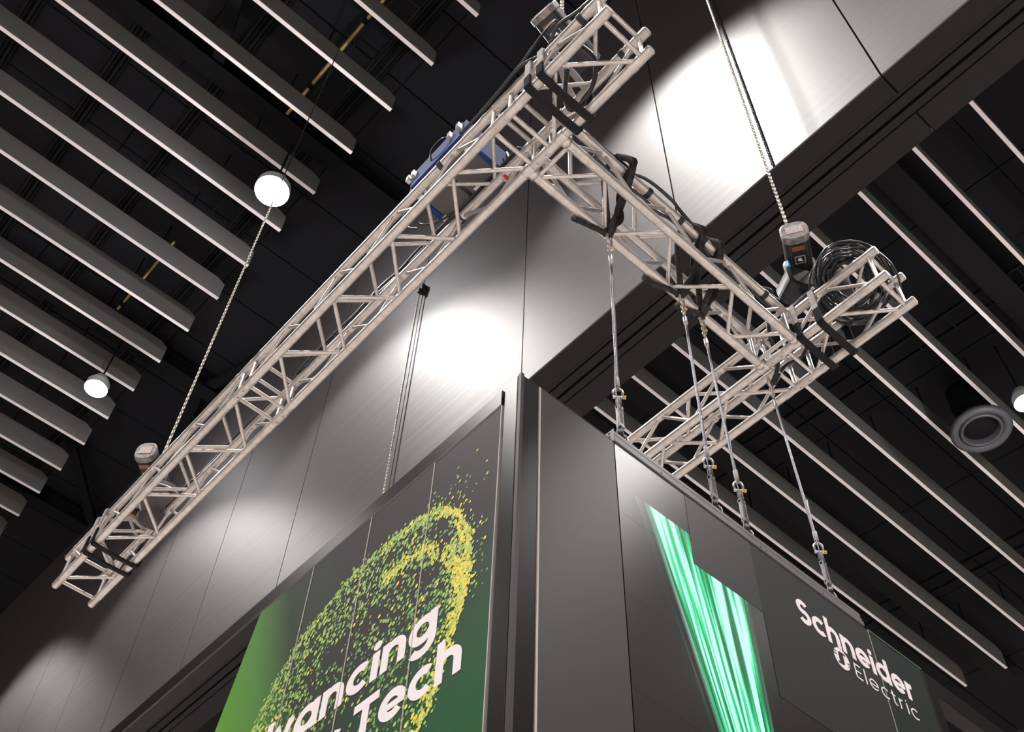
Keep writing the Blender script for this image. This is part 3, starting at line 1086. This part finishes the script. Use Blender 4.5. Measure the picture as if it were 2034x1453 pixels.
# ------------------------------------------------------------------ chain hoists
def oval(c, ax, upv, rw, rh, d0, d1, n=28, taper=1.0, rnd=0.0):
    """rounded cylinder along ax from d0 to d1"""
    c, ax = Vector(c), Vector(ax).normalized()
    sd = ax.cross(Vector(upv)).normalized()
    up = sd.cross(ax)
    prof = [(d0, 1 - rnd), (d0 + rnd * 0.05, 1), (d1 - rnd * 0.05, taper), (d1, taper * (1 - rnd))]
    V, Fc = [], []
    for d, k in prof:
        for j in range(n):
            a = 2 * math.pi * j / n
            ce, se = math.cos(a), math.sin(a)
            u = math.copysign(abs(ce) ** 0.7, ce)
            w_ = math.copysign(abs(se) ** 0.7, se)
            V.append(tuple(c + ax * d + sd * (rw * k * u) + up * (rh * k * w_)))
    for i in range(len(prof) - 1):
        for j in range(n):
            Fc.append((i * n + j, i * n + (j + 1) % n, (i + 1) * n + (j + 1) % n, (i + 1) * n + j))
    Fc += [tuple(range(n))[::-1], tuple(range((len(prof) - 1) * n, len(prof) * n))]
    return V, Fc


def rect_on(c, ax, upv, d, u0, u1, w0, w1, th=0.003):
    """small plate standing on the plane at distance d along ax"""
    c, ax = Vector(c), Vector(ax).normalized()
    sd = ax.cross(Vector(upv)).normalized()
    up = sd.cross(ax)
    p = [c + ax * d + sd * u + up * w_ for u, w_ in ((u0, w0), (u1, w0), (u1, w1), (u0, w1))]
    return prism(p, ax * th)


def hook_and_shackle(parent, p, zlow):
    x, y, z = p
    pts = [(x, y, z), (x, y, z - 0.06)] + [(x + 0.032 * math.cos(a) * 1.0, y + 0.0, z - 0.095 + 0.032 * math.sin(a)) for a in [math.radians(q) for q in range(100, -190, -24)]]
    build('hook', tube(pts, [0.013] * (len(pts) - 3) + [0.012, 0.009, 0.006], 8), BLACKPAINT, parent, smooth=True)
    zs = z - 0.135
    bow = [(x - 0.030, y, zs - 0.05)] + [(x + 0.030 * math.cos(a), y, zs + 0.004 + 0.034 * math.sin(a)) for a in [math.radians(q) for q in range(180, -1, -30)]] + [(x + 0.030, y, zs - 0.05)]
    s = build('shackle', tube(bow, 0.009, 8), STEEL, parent, smooth=True)
    rod('shackle_pin', (x - 0.05, y, zs - 0.05), (x + 0.05, y, zs - 0.05), 0.011, GOLD, s)


def hoist(cap, body_end, label, bag, k=0.92):
    """motor housing from cap (pale end plate) to body_end, gearbox beyond it"""
    cap, be = Vector(cap), Vector(body_end)
    ax = (cap - be).normalized()
    L = (cap - be).length
    up = Vector((0, 0, 1))
    t = thing('chain_hoist', tuple(be + Vector((0, 0, -0.12))), label, 'hoist', 'black chain hoists on the trusses')
    build('motor_housing', oval(be, ax, up, 0.082 * k, 0.098 * k, -0.02, L - 0.03, taper=0.98), BLACKPAINT, t, smooth=False, bevel=0.002)
    build('end_cap', oval(be, ax, up, 0.086 * k, 0.102 * k, L - 0.03, L + 0.012, rnd=0.10), WORN, t)
    build('type_plate', rect_on(be, ax, up, L + 0.012, -0.052 * k, 0.052 * k, -0.035 * k, 0.045 * k), mat('type_plate_grey', (0.42, 0.35, 0.335), 0.6, noise=((90, 90, 90), 0.3)), t)
    build('gearbox', oval(be, -ax, up, 0.10 * k, 0.115 * k, 0.01, 0.20, taper=0.92, rnd=0.15), BLACKPAINT, t)
    build('suspension_eye', tube([tuple(be + Vector((0.05 * math.cos(a), 0, 0.13 + 0.045 * math.sin(a)))) for a in [2 * math.pi * i / 14 for i in range(14)]], 0.010, 8, closed=True), BLACKPAINT, t, smooth=True)
    # stickers under the housing
    sd = ax.cross(up).normalized()
    low = be + Vector((0, 0, -0.0985 * k))
    pl = lambda a0, a1, b0, b1: prism([low + ax * a + sd * b for a, b in ((a0, b0), (a1, b0), (a1, b1), (a0, b1))], (0, 0, -0.002))
    build('warning_label', pl(L * 0.66, L * 0.80, -0.035, 0.035), LABELO, t)
    sq = build('square_mark', pl(L * 0.26, L * 0.50, -0.030, 0.030), mat('mark_grey', (0.30, 0.29, 0.29), 0.6), t)
    build('square_mark_inner', prism([low + ax * a + sd * b + Vector((0, 0, -0.002)) for a, b in ((L * 0.29, -0.024), (L * 0.47, -0.024), (L * 0.47, 0.024), (L * 0.29, 0.024))], (0, 0, -0.001)), BLACKPAINT, sq)
    build('square_mark_sign', prism([low + ax * a + sd * b + Vector((0, 0, -0.003)) for a, b in ((L * 0.33, -0.013), (L * 0.43, -0.006), (L * 0.43, 0.012), (L * 0.36, 0.013))], (0, 0, -0.001)), LABELW, sq)
    if bag:
        bx, by, bz = bag
        prof = [(0.055, 0.0), (0.11, -0.10), (0.12, -0.24), (0.10, -0.33), (0.04, -0.36)]
        n = 18
        V, Fc = [], []
        for i, (r, dz) in enumerate(reversed(prof)):
            for j in range(n):
                a = 2 * math.pi * j / n
                wob = 1 + 0.10 * math.sin(3 * a + i)
                V.append((bx + r * 1.0 * wob * math.cos(a), by + r * 0.8 * wob * math.sin(a), bz + dz))
        for i in range(len(prof) - 1):
            for j in range(n):
                Fc.append((i * n + j, i * n + (j + 1) % n, (i + 1) * n + (j + 1) % n, (i + 1) * n + j))
        Fc += [tuple(range(n))[::-1]]
        b = build('chain_bag', (V, Fc), BAG, t, smooth=True)
        rim = [(bx + 0.115 * math.cos(a), by + 0.09 * math.sin(a), bz - 0.09) for a in [2 * math.pi * j / 20 for j in range(20)]]
        build('bag_rim', tube(rim, 0.006, 6, closed=True), STEEL, b, smooth=True)
        build('bag_strap', tube([(be.x, be.y, be.z), ((be.x + bx) / 2, (be.y + by) / 2, bz + 0.03), (bx, by, bz)], 0.010, 6), SLEEVE, b)
    return t


h1 = hoist((1.228, 5.137, 5.30), (1.385, 5.295, 5.30), 'black chain hoist on the far end of the long truss', (1.47, 5.22, 5.22), 0.78)
hook_and_shackle(h1, (1.38, 5.40, 5.20), 0)
h2 = hoist((3.104, 1.309, 5.46), (3.285, 1.42, 5.46), 'black chain hoist above the short truss, in front of the soffit', (3.42, 1.33, 5.45))
hook_and_shackle(h2, (3.30, 1.42, 5.38), 0)
build('gear_case', oval((3.27, 1.46, 5.26), (0.5, 1, 0), (0, 0, 1), 0.09, 0.10, -0.06, 0.10, rnd=0.2), BLACKPAINT, h2)
build('cyan_tag', box((3.178, 1.435, 5.34), (3.195, 1.455, 5.39)), CYANM, h2)
h3 = hoist((1.235, 1.37, 5.53), (1.385, 1.385, 5.49), 'black chain hoist at the top edge above the truss joint', None)
hook_and_shackle(h3, (1.38, 1.41, 5.37), 0)

# ------------------------------------------------------------------ basket slings under the trusses
def basket(xs, y, y_hook, hook, label, bw=0.037):
    """round sling: hook - down one side - under both lower chords - up to the hook"""
    xl, xr = xs[0] - 0.033, xs[1] + 0.033
    zt, zb = ZT + HT + 0.02, ZT - 0.032
    H = Vector(hook)
    yt = y * 0.7 + y_hook * 0.3
    t = thing('round_sling', ((xl + xr) / 2, y, zb), label, 'sling', 'lifting slings under the trusses')
    wd = (0, 1, 0)
    L1 = [tuple(H), (xl * 0.45 + H.x * 0.55, yt, (zt + H.z) / 2), (xl, y, zt)]
    R1 = [tuple(H), (xr * 0.45 + H.x * 0.55, yt, (zt + H.z) / 2), (xr, y, zt)]
    build('webbing', ribbon(L1, wd, bw * 0.85, 0.010), WEBBING, t)
    build('webbing', ribbon(R1, wd, bw * 0.85, 0.010), WEBBING, t)
    build('sleeve', ribbon([(xl, y, zt), (xl, y, zb + 0.10)], wd, bw * 0.9, 0.011), WEBBING, t)
    path = [(xl, y, zb + 0.12), (xl, y, zb + 0.012), (xl + 0.012, y, zb), ((xl + xr) / 2, y, zb - 0.004), (xr - 0.012, y, zb), (xr, y, zb + 0.012), (xr, y, zt)]
    o = build('wear_sleeve', ribbon(path, wd, bw, 0.013), SLEEVE, t)
    o['label'] = 'black wear sleeve'
    return t


basket(XL, 5.505, 5.40, (1.38, 5.42, 5.0), 'black lifting sling nearest the far end of the long truss', 0.028)
basket(XL, 5.400, 5.40, (1.38, 5.40, 5.0), 'black lifting sling second from the far end of the long truss', 0.028)
basket(XL, 1.370, 1.40, (1.38, 1.405, 5.19), 'upper black lifting sling under the long truss below the top hoist')
basket(XL, 1.452, 1.42, (1.38, 1.415, 5.19), 'lower black lifting sling under the long truss beside the joint')
basket(XR, 1.365, 1.41, (3.30, 1.415, 5.20), 'upper black lifting sling under the short truss near the cable coil')
basket(XR, 1.495, 1.43, (3.30, 1.425, 5.20), 'lower black lifting sling under the short truss near the joint')

# ------------------------------------------------------------------ hanging slings that carry the sign wall
def bow_shackle(parent, p, s=1.0, ang=0.0, pin=GOLD):
    x, y, z = p
    ca, sa = math.cos(ang), math.sin(ang)
    bow = [(0.024, -0.045)] + [(0.027 * math.cos(a), 0.002 + 0.030 * math.sin(a)) for a in [math.radians(q) for q in range(0, 181, 30)]] + [(-0.024, -0.045)]
    o = build('shackle', tube([(x + u * ca * s, y + u * sa * s, z + w_ * s) for u, w_ in bow], 0.0075 * s, 8), STEEL, parent, smooth=True)
    rod('shackle_pin', (x - 0.030 * ca * s, y - 0.030 * sa * s, z - 0.045 * s), (x + 0.030 * ca * s, y + 0.030 * sa * s, z - 0.045 * s), 0.009 * s, STEEL, o, 8)
    rod('pin_head', (x + 0.026 * ca * s, y + 0.026 * sa * s, z - 0.045 * s), (x + 0.043 * ca * s, y + 0.043 * sa * s, z - 0.045 * s), 0.0105 * s, pin, o, 8)
    return o


def drop(xt, yt, xb, yb, wrap_top, wrap_mid, side_end, label):
    ztop, zrail = 4.62, 3.09
    t = thing('hanging_sling', (xb, yb, zrail), label, 'sling', 'cable slings carrying the sign wall')
    # twisted dark sleeve over the truss
    if wrap_top:
        path = smooth_path([wrap_top, ((wrap_top[0] + wrap_mid[0]) / 2, wrap_top[1] - 0.03, wrap_top[2] - 0.04), wrap_mid, ((wrap_mid[0] + xt) / 2, (wrap_mid[1] + yt) / 2 + 0.01, (wrap_mid[2] + ztop) / 2), (xt, yt, ztop + 0.05)], 6)
        n = len(path)
        rr = [0.021 + 0.010 * abs(math.sin(i * 0.42)) for i in range(n)]
        build('sleeve', tube(path, rr, 9, rz=0.013, twist=0.16), TWIST, t, smooth=True)
        off = [p + Vector((0.024, -0.014, 0.0)) * math.sin(i * 0.5) for i, p in enumerate(path)]
        build('sleeve', tube(off, 0.014, 8), SLEEVE, t, smooth=True)
        # over the top chord
        over = smooth_path([wrap_top, (wrap_top[0], YM[1] + 0.0, ZT + HT + 0.045), (wrap_top[0], YM[1] + 0.05, ZT + HT + 0.01), (wrap_top[0] + 0.03, YM[1] + 0.10, ZT + HT - 0.04), (xt, yt, ztop + 0.06)], 4)
        build('sleeve', tube(over, 0.016, 8), TWIST, t, smooth=True)
    if side_end:
        path = smooth_path([(xt, yt, ztop + 0.055), ((xt + side_end[0]) / 2, YM[0] - 0.012, ZT - 0.045), side_end, (side_end[0] - 0.02, YM[0] + 0.04, ZT + 0.01), (side_end[0] + 0.01, YM[0], ZT + 0.04)], 6)
        build('sleeve', tube(path, 0.020, 9, rz=0.013, twist=0.2), TWIST, t, smooth=True)
    bow_shackle(t, (xt, yt, ztop + 0.02), 0.9, 0.3)
    # short shortening chain, then two steel ropes
    build('link_chain', chain_mesh(xt, yt, ztop - 0.12, ztop - 0.02, wire=0.005, L=0.03, Wd=0.02, pitch=0.022), STEEL, t, smooth=True)
    a = Vector((xt, yt, ztop - 0.10))
    b = Vector((xb, yb, zrail + 0.33))
    for s in (-1, 1):
        pts = []
        for i in range(13):
            f_ = i / 12
            p = a.lerp(b, f_)
            bulge = 0.007 * math.sin(math.pi * f_) * s
            pts.append((p.x + bulge, p.y + bulge * 0.4 + s * 0.001, p.z))
        build('wire_rope', tube(pts, 0.0062, 7), ROPE, t, smooth=True)
    rod('ferrule', b + Vector((0, 0, 0.02)), b + Vector((0, 0, 0.075)), 0.0105, mat('ferrule_grey', (0.30, 0.28, 0.27), 0.5, 0.3), t, 10)
    rod('ferrule', a + Vector((0, 0, -0.09)), a + Vector((0, 0, -0.04)), 0.011, ALU, t, 10)
    bow_shackle(t, (xb, yb, zrail + 0.315), 0.7, -0.7)
    # turnbuckle
    rod('turnbuckle_eye', (xb, yb, zrail + 0.275), (xb, yb, zrail + 0.215), 0.0125, BLACKPAINT, t, 8)
    tb = build('turnbuckle', join(box((xb - 0.014, yb - 0.008, zrail + 0.10), (xb - 0.007, yb + 0.008, zrail + 0.22)), box((xb + 0.007, yb - 0.008, zrail + 0.10), (xb + 0.014, yb + 0.008, zrail + 0.22)),
                                  box((xb - 0.014, yb - 0.010, zrail + 0.205), (xb + 0.014, yb + 0.010, zrail + 0.225)), box((xb - 0.014, yb - 0.010, zrail + 0.095), (xb + 0.014, yb + 0.010, zrail + 0.115))), mat('turnbuckle_zinc', (0.16, 0.15, 0.145), 0.45, 0.5), t, bevel=0.002)
    rod('turnbuckle_screw', (xb, yb, zrail + 0.225), (xb, yb, zrail + 0.04), 0.0095, BLACKPAINT, t, 8)
    build('eye_nut', tube([(xb + 0.017 * math.cos(q), yb + 0.012 * math.cos(q), zrail + 0.045 + 0.02 * math.sin(q)) for q in [2 * math.pi * i / 12 for i in range(12)]], 0.0105, 8, closed=True), BLACKPAINT, t, smooth=True)
    bow_shackle(t, (xb + 0.01, yb, zrail + 0.042), 0.65, -0.3)
    # slack safety wire beside it
    sw = smooth_path([(xb - 0.006, yb - 0.01, zrail + 0.60), (xb - 0.030, yb - 0.015, zrail + 0.34), (xb - 0.024, yb - 0.015, zrail + 0.16), (xb - 0.030, yb, zrail)], 6)
    build('safety_wire', tube(sw, 0.0026, 6), ROPE, t, smooth=True)


drop(2.019, 1.742, 1.992, 1.742, (1.862, 1.505, 4.965), (2.005, 1.640, 4.83), (1.862, 1.772, 4.66), 'cable sling at the screen corner, first along the ribbed rail')
drop(2.531, 1.742, 2.516, 1.742, (2.389, 1.530, 4.965), (2.545, 1.640, 4.83), (2.356, 1.785, 4.66), 'cable sling second along the ribbed rail, left of the middle pair')
drop(2.701, 1.760, 2.704, 1.745, (2.535, 1.525, 4.965), (2.655, 1.600, 4.83), (2.600, 1.780, 4.66), 'cable sling third along the ribbed rail, with yellow pins')
drop(3.247, 1.779, 3.228, 1.745, None, None, None, 'cable sling nearest the white lettering, hung under the short truss')

# ------------------------------------------------------------------ cables on the trusses
def cable(pts, r, label, m=RUBBER, sub=6, name='power_cable', group=None):
    o = build(name, tube(smooth_path(pts, sub), r, 6), m, smooth=True)
    return tag(o, label, 'cable', group)


random.seed(11)


def wander(x0, y0, z0, x1, y1, z1, n, amp):
    out = []
    for i in range(n + 1):
        f_ = i / n
        out.append((x0 + (x1 - x0) * f_ + random.uniform(-amp, amp), y0 + (y1 - y0) * f_ + random.uniform(-amp, amp), z0 + (z1 - z0) * f_ + random.uniform(-amp, amp)))
    return out


ztop_ = ZT + HT
cable(wander(1.60, YM[1] - 0.01, ztop_ + 0.035, 3.10, YM[1] - 0.005, ztop_ + 0.035, 14, 0.012), 0.010, 'thick black cable along the outer upper tube of the joining truss')
cable(wander(1.75, YM[1] + 0.02, ztop_ - 0.035, 3.05, YM[1] + 0.03, ztop_ - 0.04, 12, 0.014), 0.008, 'thin black cable slung under the outer upper tube of the joining truss')
cable([(1.9, YM[1] + 0.03, ztop_ + 0.03), (2.05, YM[1] - 0.03, ztop_ + 0.05), (2.2, YM[1] - 0.06, ztop_ - 0.02), (2.32, YM[1] - 0.03, ztop_ + 0.03), (2.6, YM[1], ztop_ + 0.03)], 0.009, 'black cable bulging off the joining truss against the bright wall')
cable([(2.95, YM[1], ztop_ + 0.03), (3.04, YM[1] - 0.02, ztop_ + 0.06), (3.10, 1.60, ztop_ + 0.02), (3.13, 1.64, ztop_ - 0.1), (3.24, 1.70, ZT + 0.02), (3.245, 1.775, ZT - 0.10)], 0.012, 'black cable dropping through the short truss joint', group=None)
cable(wander(XL[1] - 0.02, 1.8, ztop_ + 0.035, XL[1] - 0.02, 5.3, ztop_ + 0.035, 26, 0.006), 0.008, 'black cable lying along the inner upper tube of the long truss')
cable(wander(XL[1] - 0.035, 1.8, ztop_ + 0.03, XL[1] - 0.035, 3.7, ztop_ + 0.03, 14, 0.008), 0.007, 'thinner black cable beside it on the inner upper tube of the long truss')
cable([(1.235, 0.93, ztop_ + 0.03), (1.225, 1.12, ztop_ + 0.05), (1.21, 1.25, ztop_ + 0.08), (1.24, 1.36, ztop_ + 0.03), (1.20, 1.5, ztop_ + 0.03), (1.215, 1.75, ztop_ + 0.03), (1.22, 1.95, ztop_ + 0.05)], 0.009, 'black cable hugging the outer upper tube under the top hoist')
cable([(1.31, 1.34, 5.42), (1.235, 1.30, 5.25), (1.205, 1.38, 5.08), (1.205, 1.55, 4.99), (1.215, 1.8, 4.975)], 0.007, 'thin looping control cable from the top hoist to the long truss')
cable([(1.36, 1.30, 5.40), (1.33, 1.18, 5.20), (1.27, 1.10, 5.02), (1.25, 1.0, 4.97), (1.24, 0.90, 4.97)], 0.008, 'black control cable from the top hoist to the truss end')
cable([(1.33, 1.25, ztop_ + 0.1), (1.42, 1.22, ztop_ - 0.02), (1.47, 1.3, ZT + 0.10), (1.46, 1.42, ZT + 0.05), (1.40, 1.40, ZT + 0.12), (1.36, 1.34, ztop_)], 0.013, 'black cable loop inside the long truss below the top hoist')
cable(wander(XR[1] - 0.02, 1.95, ztop_ + 0.03, XR[1] - 0.02, 3.4, ztop_ + 0.03, 8, 0.012), 0.009, 'black cable along the far upper tube of the short truss')
cable(wander(XR[1] - 0.05, 2.0, ztop_ + 0.02, XR[1] - 0.05, 3.4, ztop_ + 0.02, 8, 0.014), 0.008, 'second black cable beside it along the far tube of the short truss')
cable([(3.34, 1.32, 5.30), (3.37, 1.38, 5.10), (3.33, 1.50, 4.95), (3.36, 1.60, 4.82), (3.30, 1.70, 4.75), (3.26, 1.76, 4.62)], 0.011, 'black cable from the middle hoist down through the short truss')
cable([(1.24, 0.90, 4.985), (1.236, 1.0, 4.99), (1.222, 1.10, 4.985)], 0.006, 'short yellow cable at the top edge on the long truss', GOLD)
cable([(1.255, 0.90, 4.985), (1.25, 0.98, 4.995), (1.232, 1.06, 4.985)], 0.006, 'short blue cable at the top edge on the long truss', mat('blue_cable', (0.05, 0.18, 0.5), 0.5))

# tape bands on chords
def band(p, d, r, label, m=BLACKPAINT):
    p, d = Vector(p), Vector(d) * 0.014
    o = build('tape_band', tube([tuple(p - d), tuple(p - d * 0.3), tuple(p + d * 0.3), tuple(p + d)], r, 14), m, smooth=False)
    tag(o, label, 'tape', 'black tape bands on the truss tubes')


band((XL[1], 1.12, ztop_), (0, 1, 0), CR * 1.15, 'black tape band on the upper tube near the open end of long truss')
band((XL[0], 1.13, ztop_), (0, 1, 0), CR * 1.15, 'black tape band tying cables on the outer tube near the top hoist')
band((XL[0], 2.12, ztop_), (0, 1, 0), CR * 1.15, 'black tape band on the outer tube beside the blue equipment case')
band((XL[1], 2.28, ztop_), (0, 1, 0), CR * 1.2, 'black tape band on the inner tube beside the blue equipment case')
band((1.95, YM[1], ztop_), (1, 0, 0), CR * 1.2, 'dark tape band on the joining truss above the first sling')
band((2.10, YM[1], ztop_), (1, 0, 0), CR * 1.15, 'dark tape band on the joining truss between first and second slings')
band((2.33, YM[1], ztop_), (1, 0, 0), CR * 1.2, 'dark tape band on the joining truss beside the second sling')
band((2.50, YM[1], ztop_), (1, 0, 0), CR * 1.2, 'dark tape band on the joining truss beside the third sling')
band((2.98, YM[1], ztop_), (1, 0, 0), CR * 1.2, 'dark tape band on the joining truss near the short truss')
band((XR[1], 2.28, ztop_), (0, 1, 0), CR * 1.2, 'pale tape band on the far tube of the short truss', SEAM)

# coil of spare cable in the open end of the short truss
coil = thing('cable_coil', (3.28, 1.17, 4.82), 'big coil of black cable hung on the open end of the short truss', 'cable coil')
random.seed(7)
for k in range(26):
    c0 = Vector((3.30 + random.uniform(-0.05, 0.05), 1.19 + random.uniform(-0.05, 0.05), 4.98 + random.uniform(-0.02, 0.03)))
    ra = random.uniform(0.12, 0.215)
    nrm = Vector((0.55 + random.uniform(-0.25, 0.25), 0.25 + random.uniform(-0.25, 0.25), 0.78)).normalized()
    u = nrm.cross(Vector((0, 1, 0))).normalized()
    w_ = nrm.cross(u)
    pts = [tuple(c0 + u * (ra * math.cos(2 * math.pi * j / 28)) + w_ * (ra * 0.88 * math.sin(2 * math.pi * j / 28)) + nrm * 0.012 * math.sin(j * 1.3 + k)) for j in range(28)]
    build('loop', tube(pts, 0.0056, 6, closed=True), RUBBER, coil, smooth=True)
build('tie', tube([(3.42 + 0.035 * math.cos(q), 1.10 + 0.0, ztop_ + 0.035 * math.sin(q)) for q in [2 * math.pi * i / 12 for i in range(12)]], 0.010, 6, closed=True), SLEEVE, coil)
build('tie', ribbon([(3.40, 1.08, 4.98), (3.385, 1.07, 4.90), (3.41, 1.05, 4.85)], (0, 1, 0), 0.03, 0.006), WEBBING, coil)

# ------------------------------------------------------------------ blue equipment case in the long truss
def grille_material():
    m = bpy.data.materials.new('perforated_grille')
    m.use_nodes = True
    nt = m.node_tree
    b = nt.nodes['Principled BSDF']
    b.inputs['Roughness'].default_value = 0.6
    geo = nt.nodes.new('ShaderNodeTexCoord')
    vo = nt.nodes.new('ShaderNodeTexVoronoi')
    vo.inputs['Scale'].default_value = 125
    vo.inputs['Randomness'].default_value = 0.0
    nt.links.new(geo.outputs['Object'], vo.inputs['Vector'])
    r = nt.nodes.new('ShaderNodeValToRGB')
    r.color_ramp.elements[0].position = 0.34
    r.color_ramp.elements[0].color = (0.012, 0.011, 0.012, 1)
    r.color_ramp.elements[1].position = 0.42
    r.color_ramp.elements[1].color = (0.105, 0.092, 0.085, 1)
    nt.links.new(vo.outputs['Distance'], r.inputs[0])
    nt.links.new(r.outputs[0], b.inputs['Base Color'])
    return m


GR = grille_material()
case = thing('equipment_case', (1.385, 2.15, 5.0), 'blue framed case with dark perforated grilles inside the long truss', 'equipment case')
cx0, cx1, cy0, cy1, cz0, cz1 = 1.245, 1.515, 1.955, 2.39, 5.005, 5.21
build('body', box((cx0, cy0, cz0 + 0.012), (cx1, cy1, cz1)), CASEBLUE, case, bevel=0.004)
build('grille', box((cx0 + 0.012, cy0 + 0.03, cz0), (cx1 - 0.012, 2.165, cz0 + 0.012)), GR, case)
build('grille', box((cx0 + 0.012, 2.185, cz0), (cx1 - 0.012, cy1 - 0.03, cz0 + 0.012)), GR, case)
build('frame_bar', box((cx0, cy0, cz0 - 0.004), (cx1, cy0 + 0.028, cz0 + 0.014)), CASEBLUE, case)
build('frame_bar', box((cx0, cy1 - 0.028, cz0 - 0.004), (cx1, cy1, cz0 + 0.014)), CASEBLUE, case)
build('frame_bar', box((cx0, 2.166, cz0 - 0.002), (cx1, 2.184, cz0 + 0.014)), BLACKPAINT, case)
build('side_panel', box((cx0 - 0.012, cy0 + 0.02, cz0 + 0.03), (cx0, cy1 - 0.02, cz1 - 0.02)), CASEBLUE, case)
for (x, y) in ((cx0 + 0.02, cy0 + 0.02), (cx0 + 0.02, cy1 - 0.05), (cx1 - 0.06, cy1 - 0.04), (cx1 - 0.05, cy0 + 0.15)):
    build('white_label', box((x, y, cz0 - 0.006), (x + 0.05, y + 0.035, cz0 - 0.004)), LABELW, case)
for y in (1.97, 2.04, 2.33, 2.37):
    build('latch', box((cx0 - 0.035, y, cz0 + 0.10), (cx0 - 0.010, y + 0.022, cz0 + 0.15)), STEEL, case)
build('handle', tube(smooth_path([(cx0 - 0.012, 2.05, cz0 + 0.12), (cx0 - 0.045, 2.09, cz0 + 0.12), (cx0 - 0.045, 2.17, cz0 + 0.11), (cx0 - 0.012, 2.21, cz0 + 0.10)], 5), 0.005, 6), BLACKPAINT, case)
rod('hanger_chain', (1.50, 1.93, 5.15), (1.53, 1.90, 4.96), 0.006, STEEL, case)
cable([(1.28, 2.40, 5.10), (1.285, 2.46, 5.0), (1.32, 2.50, 4.92), (1.38, 2.48, 4.93)], 0.006, 'thin black lead below the blue case, leftmost of three')
cable([(1.30, 2.40, 5.10), (1.30, 2.50, 5.0), (1.34, 2.55, 4.92)], 0.005, 'thin black lead below the blue case, middle of three')
cable([(1.33, 2.40, 5.08), (1.34, 2.46, 4.99), (1.40, 2.46, 4.97), (1.46, 2.36, 4.98), (1.49, 2.2, 4.98)], 0.006, 'thin black lead curling from the blue case along the inner tube')
t = thing('red_shackle', (1.50, 1.92, 4.80), 'small red shackle hanging inside the long truss near the joint', 'shackle')
build('bow', tube([(1.50 + 0.018 * math.cos(q), 1.92, 4.84 + 0.022 * math.sin(q)) for q in [2 * math.pi * i / 12 for i in range(12)]], 0.008, 8, closed=True), REDM, t, smooth=True)
rod('pin', (1.475, 1.92, 4.818), (1.525, 1.92, 4.818), 0.008, STEEL, t)
tag(build('red_cable', tube(smooth_path([(1.262, 1.72, 4.985), (1.275, 1.62, 4.965), (1.262, 1.55, 4.99), (1.28, 1.47, 4.97)], 6), 0.008, 6), REDM, smooth=True), 'red cable tucked along the outer upper tube at the joint', 'cable')
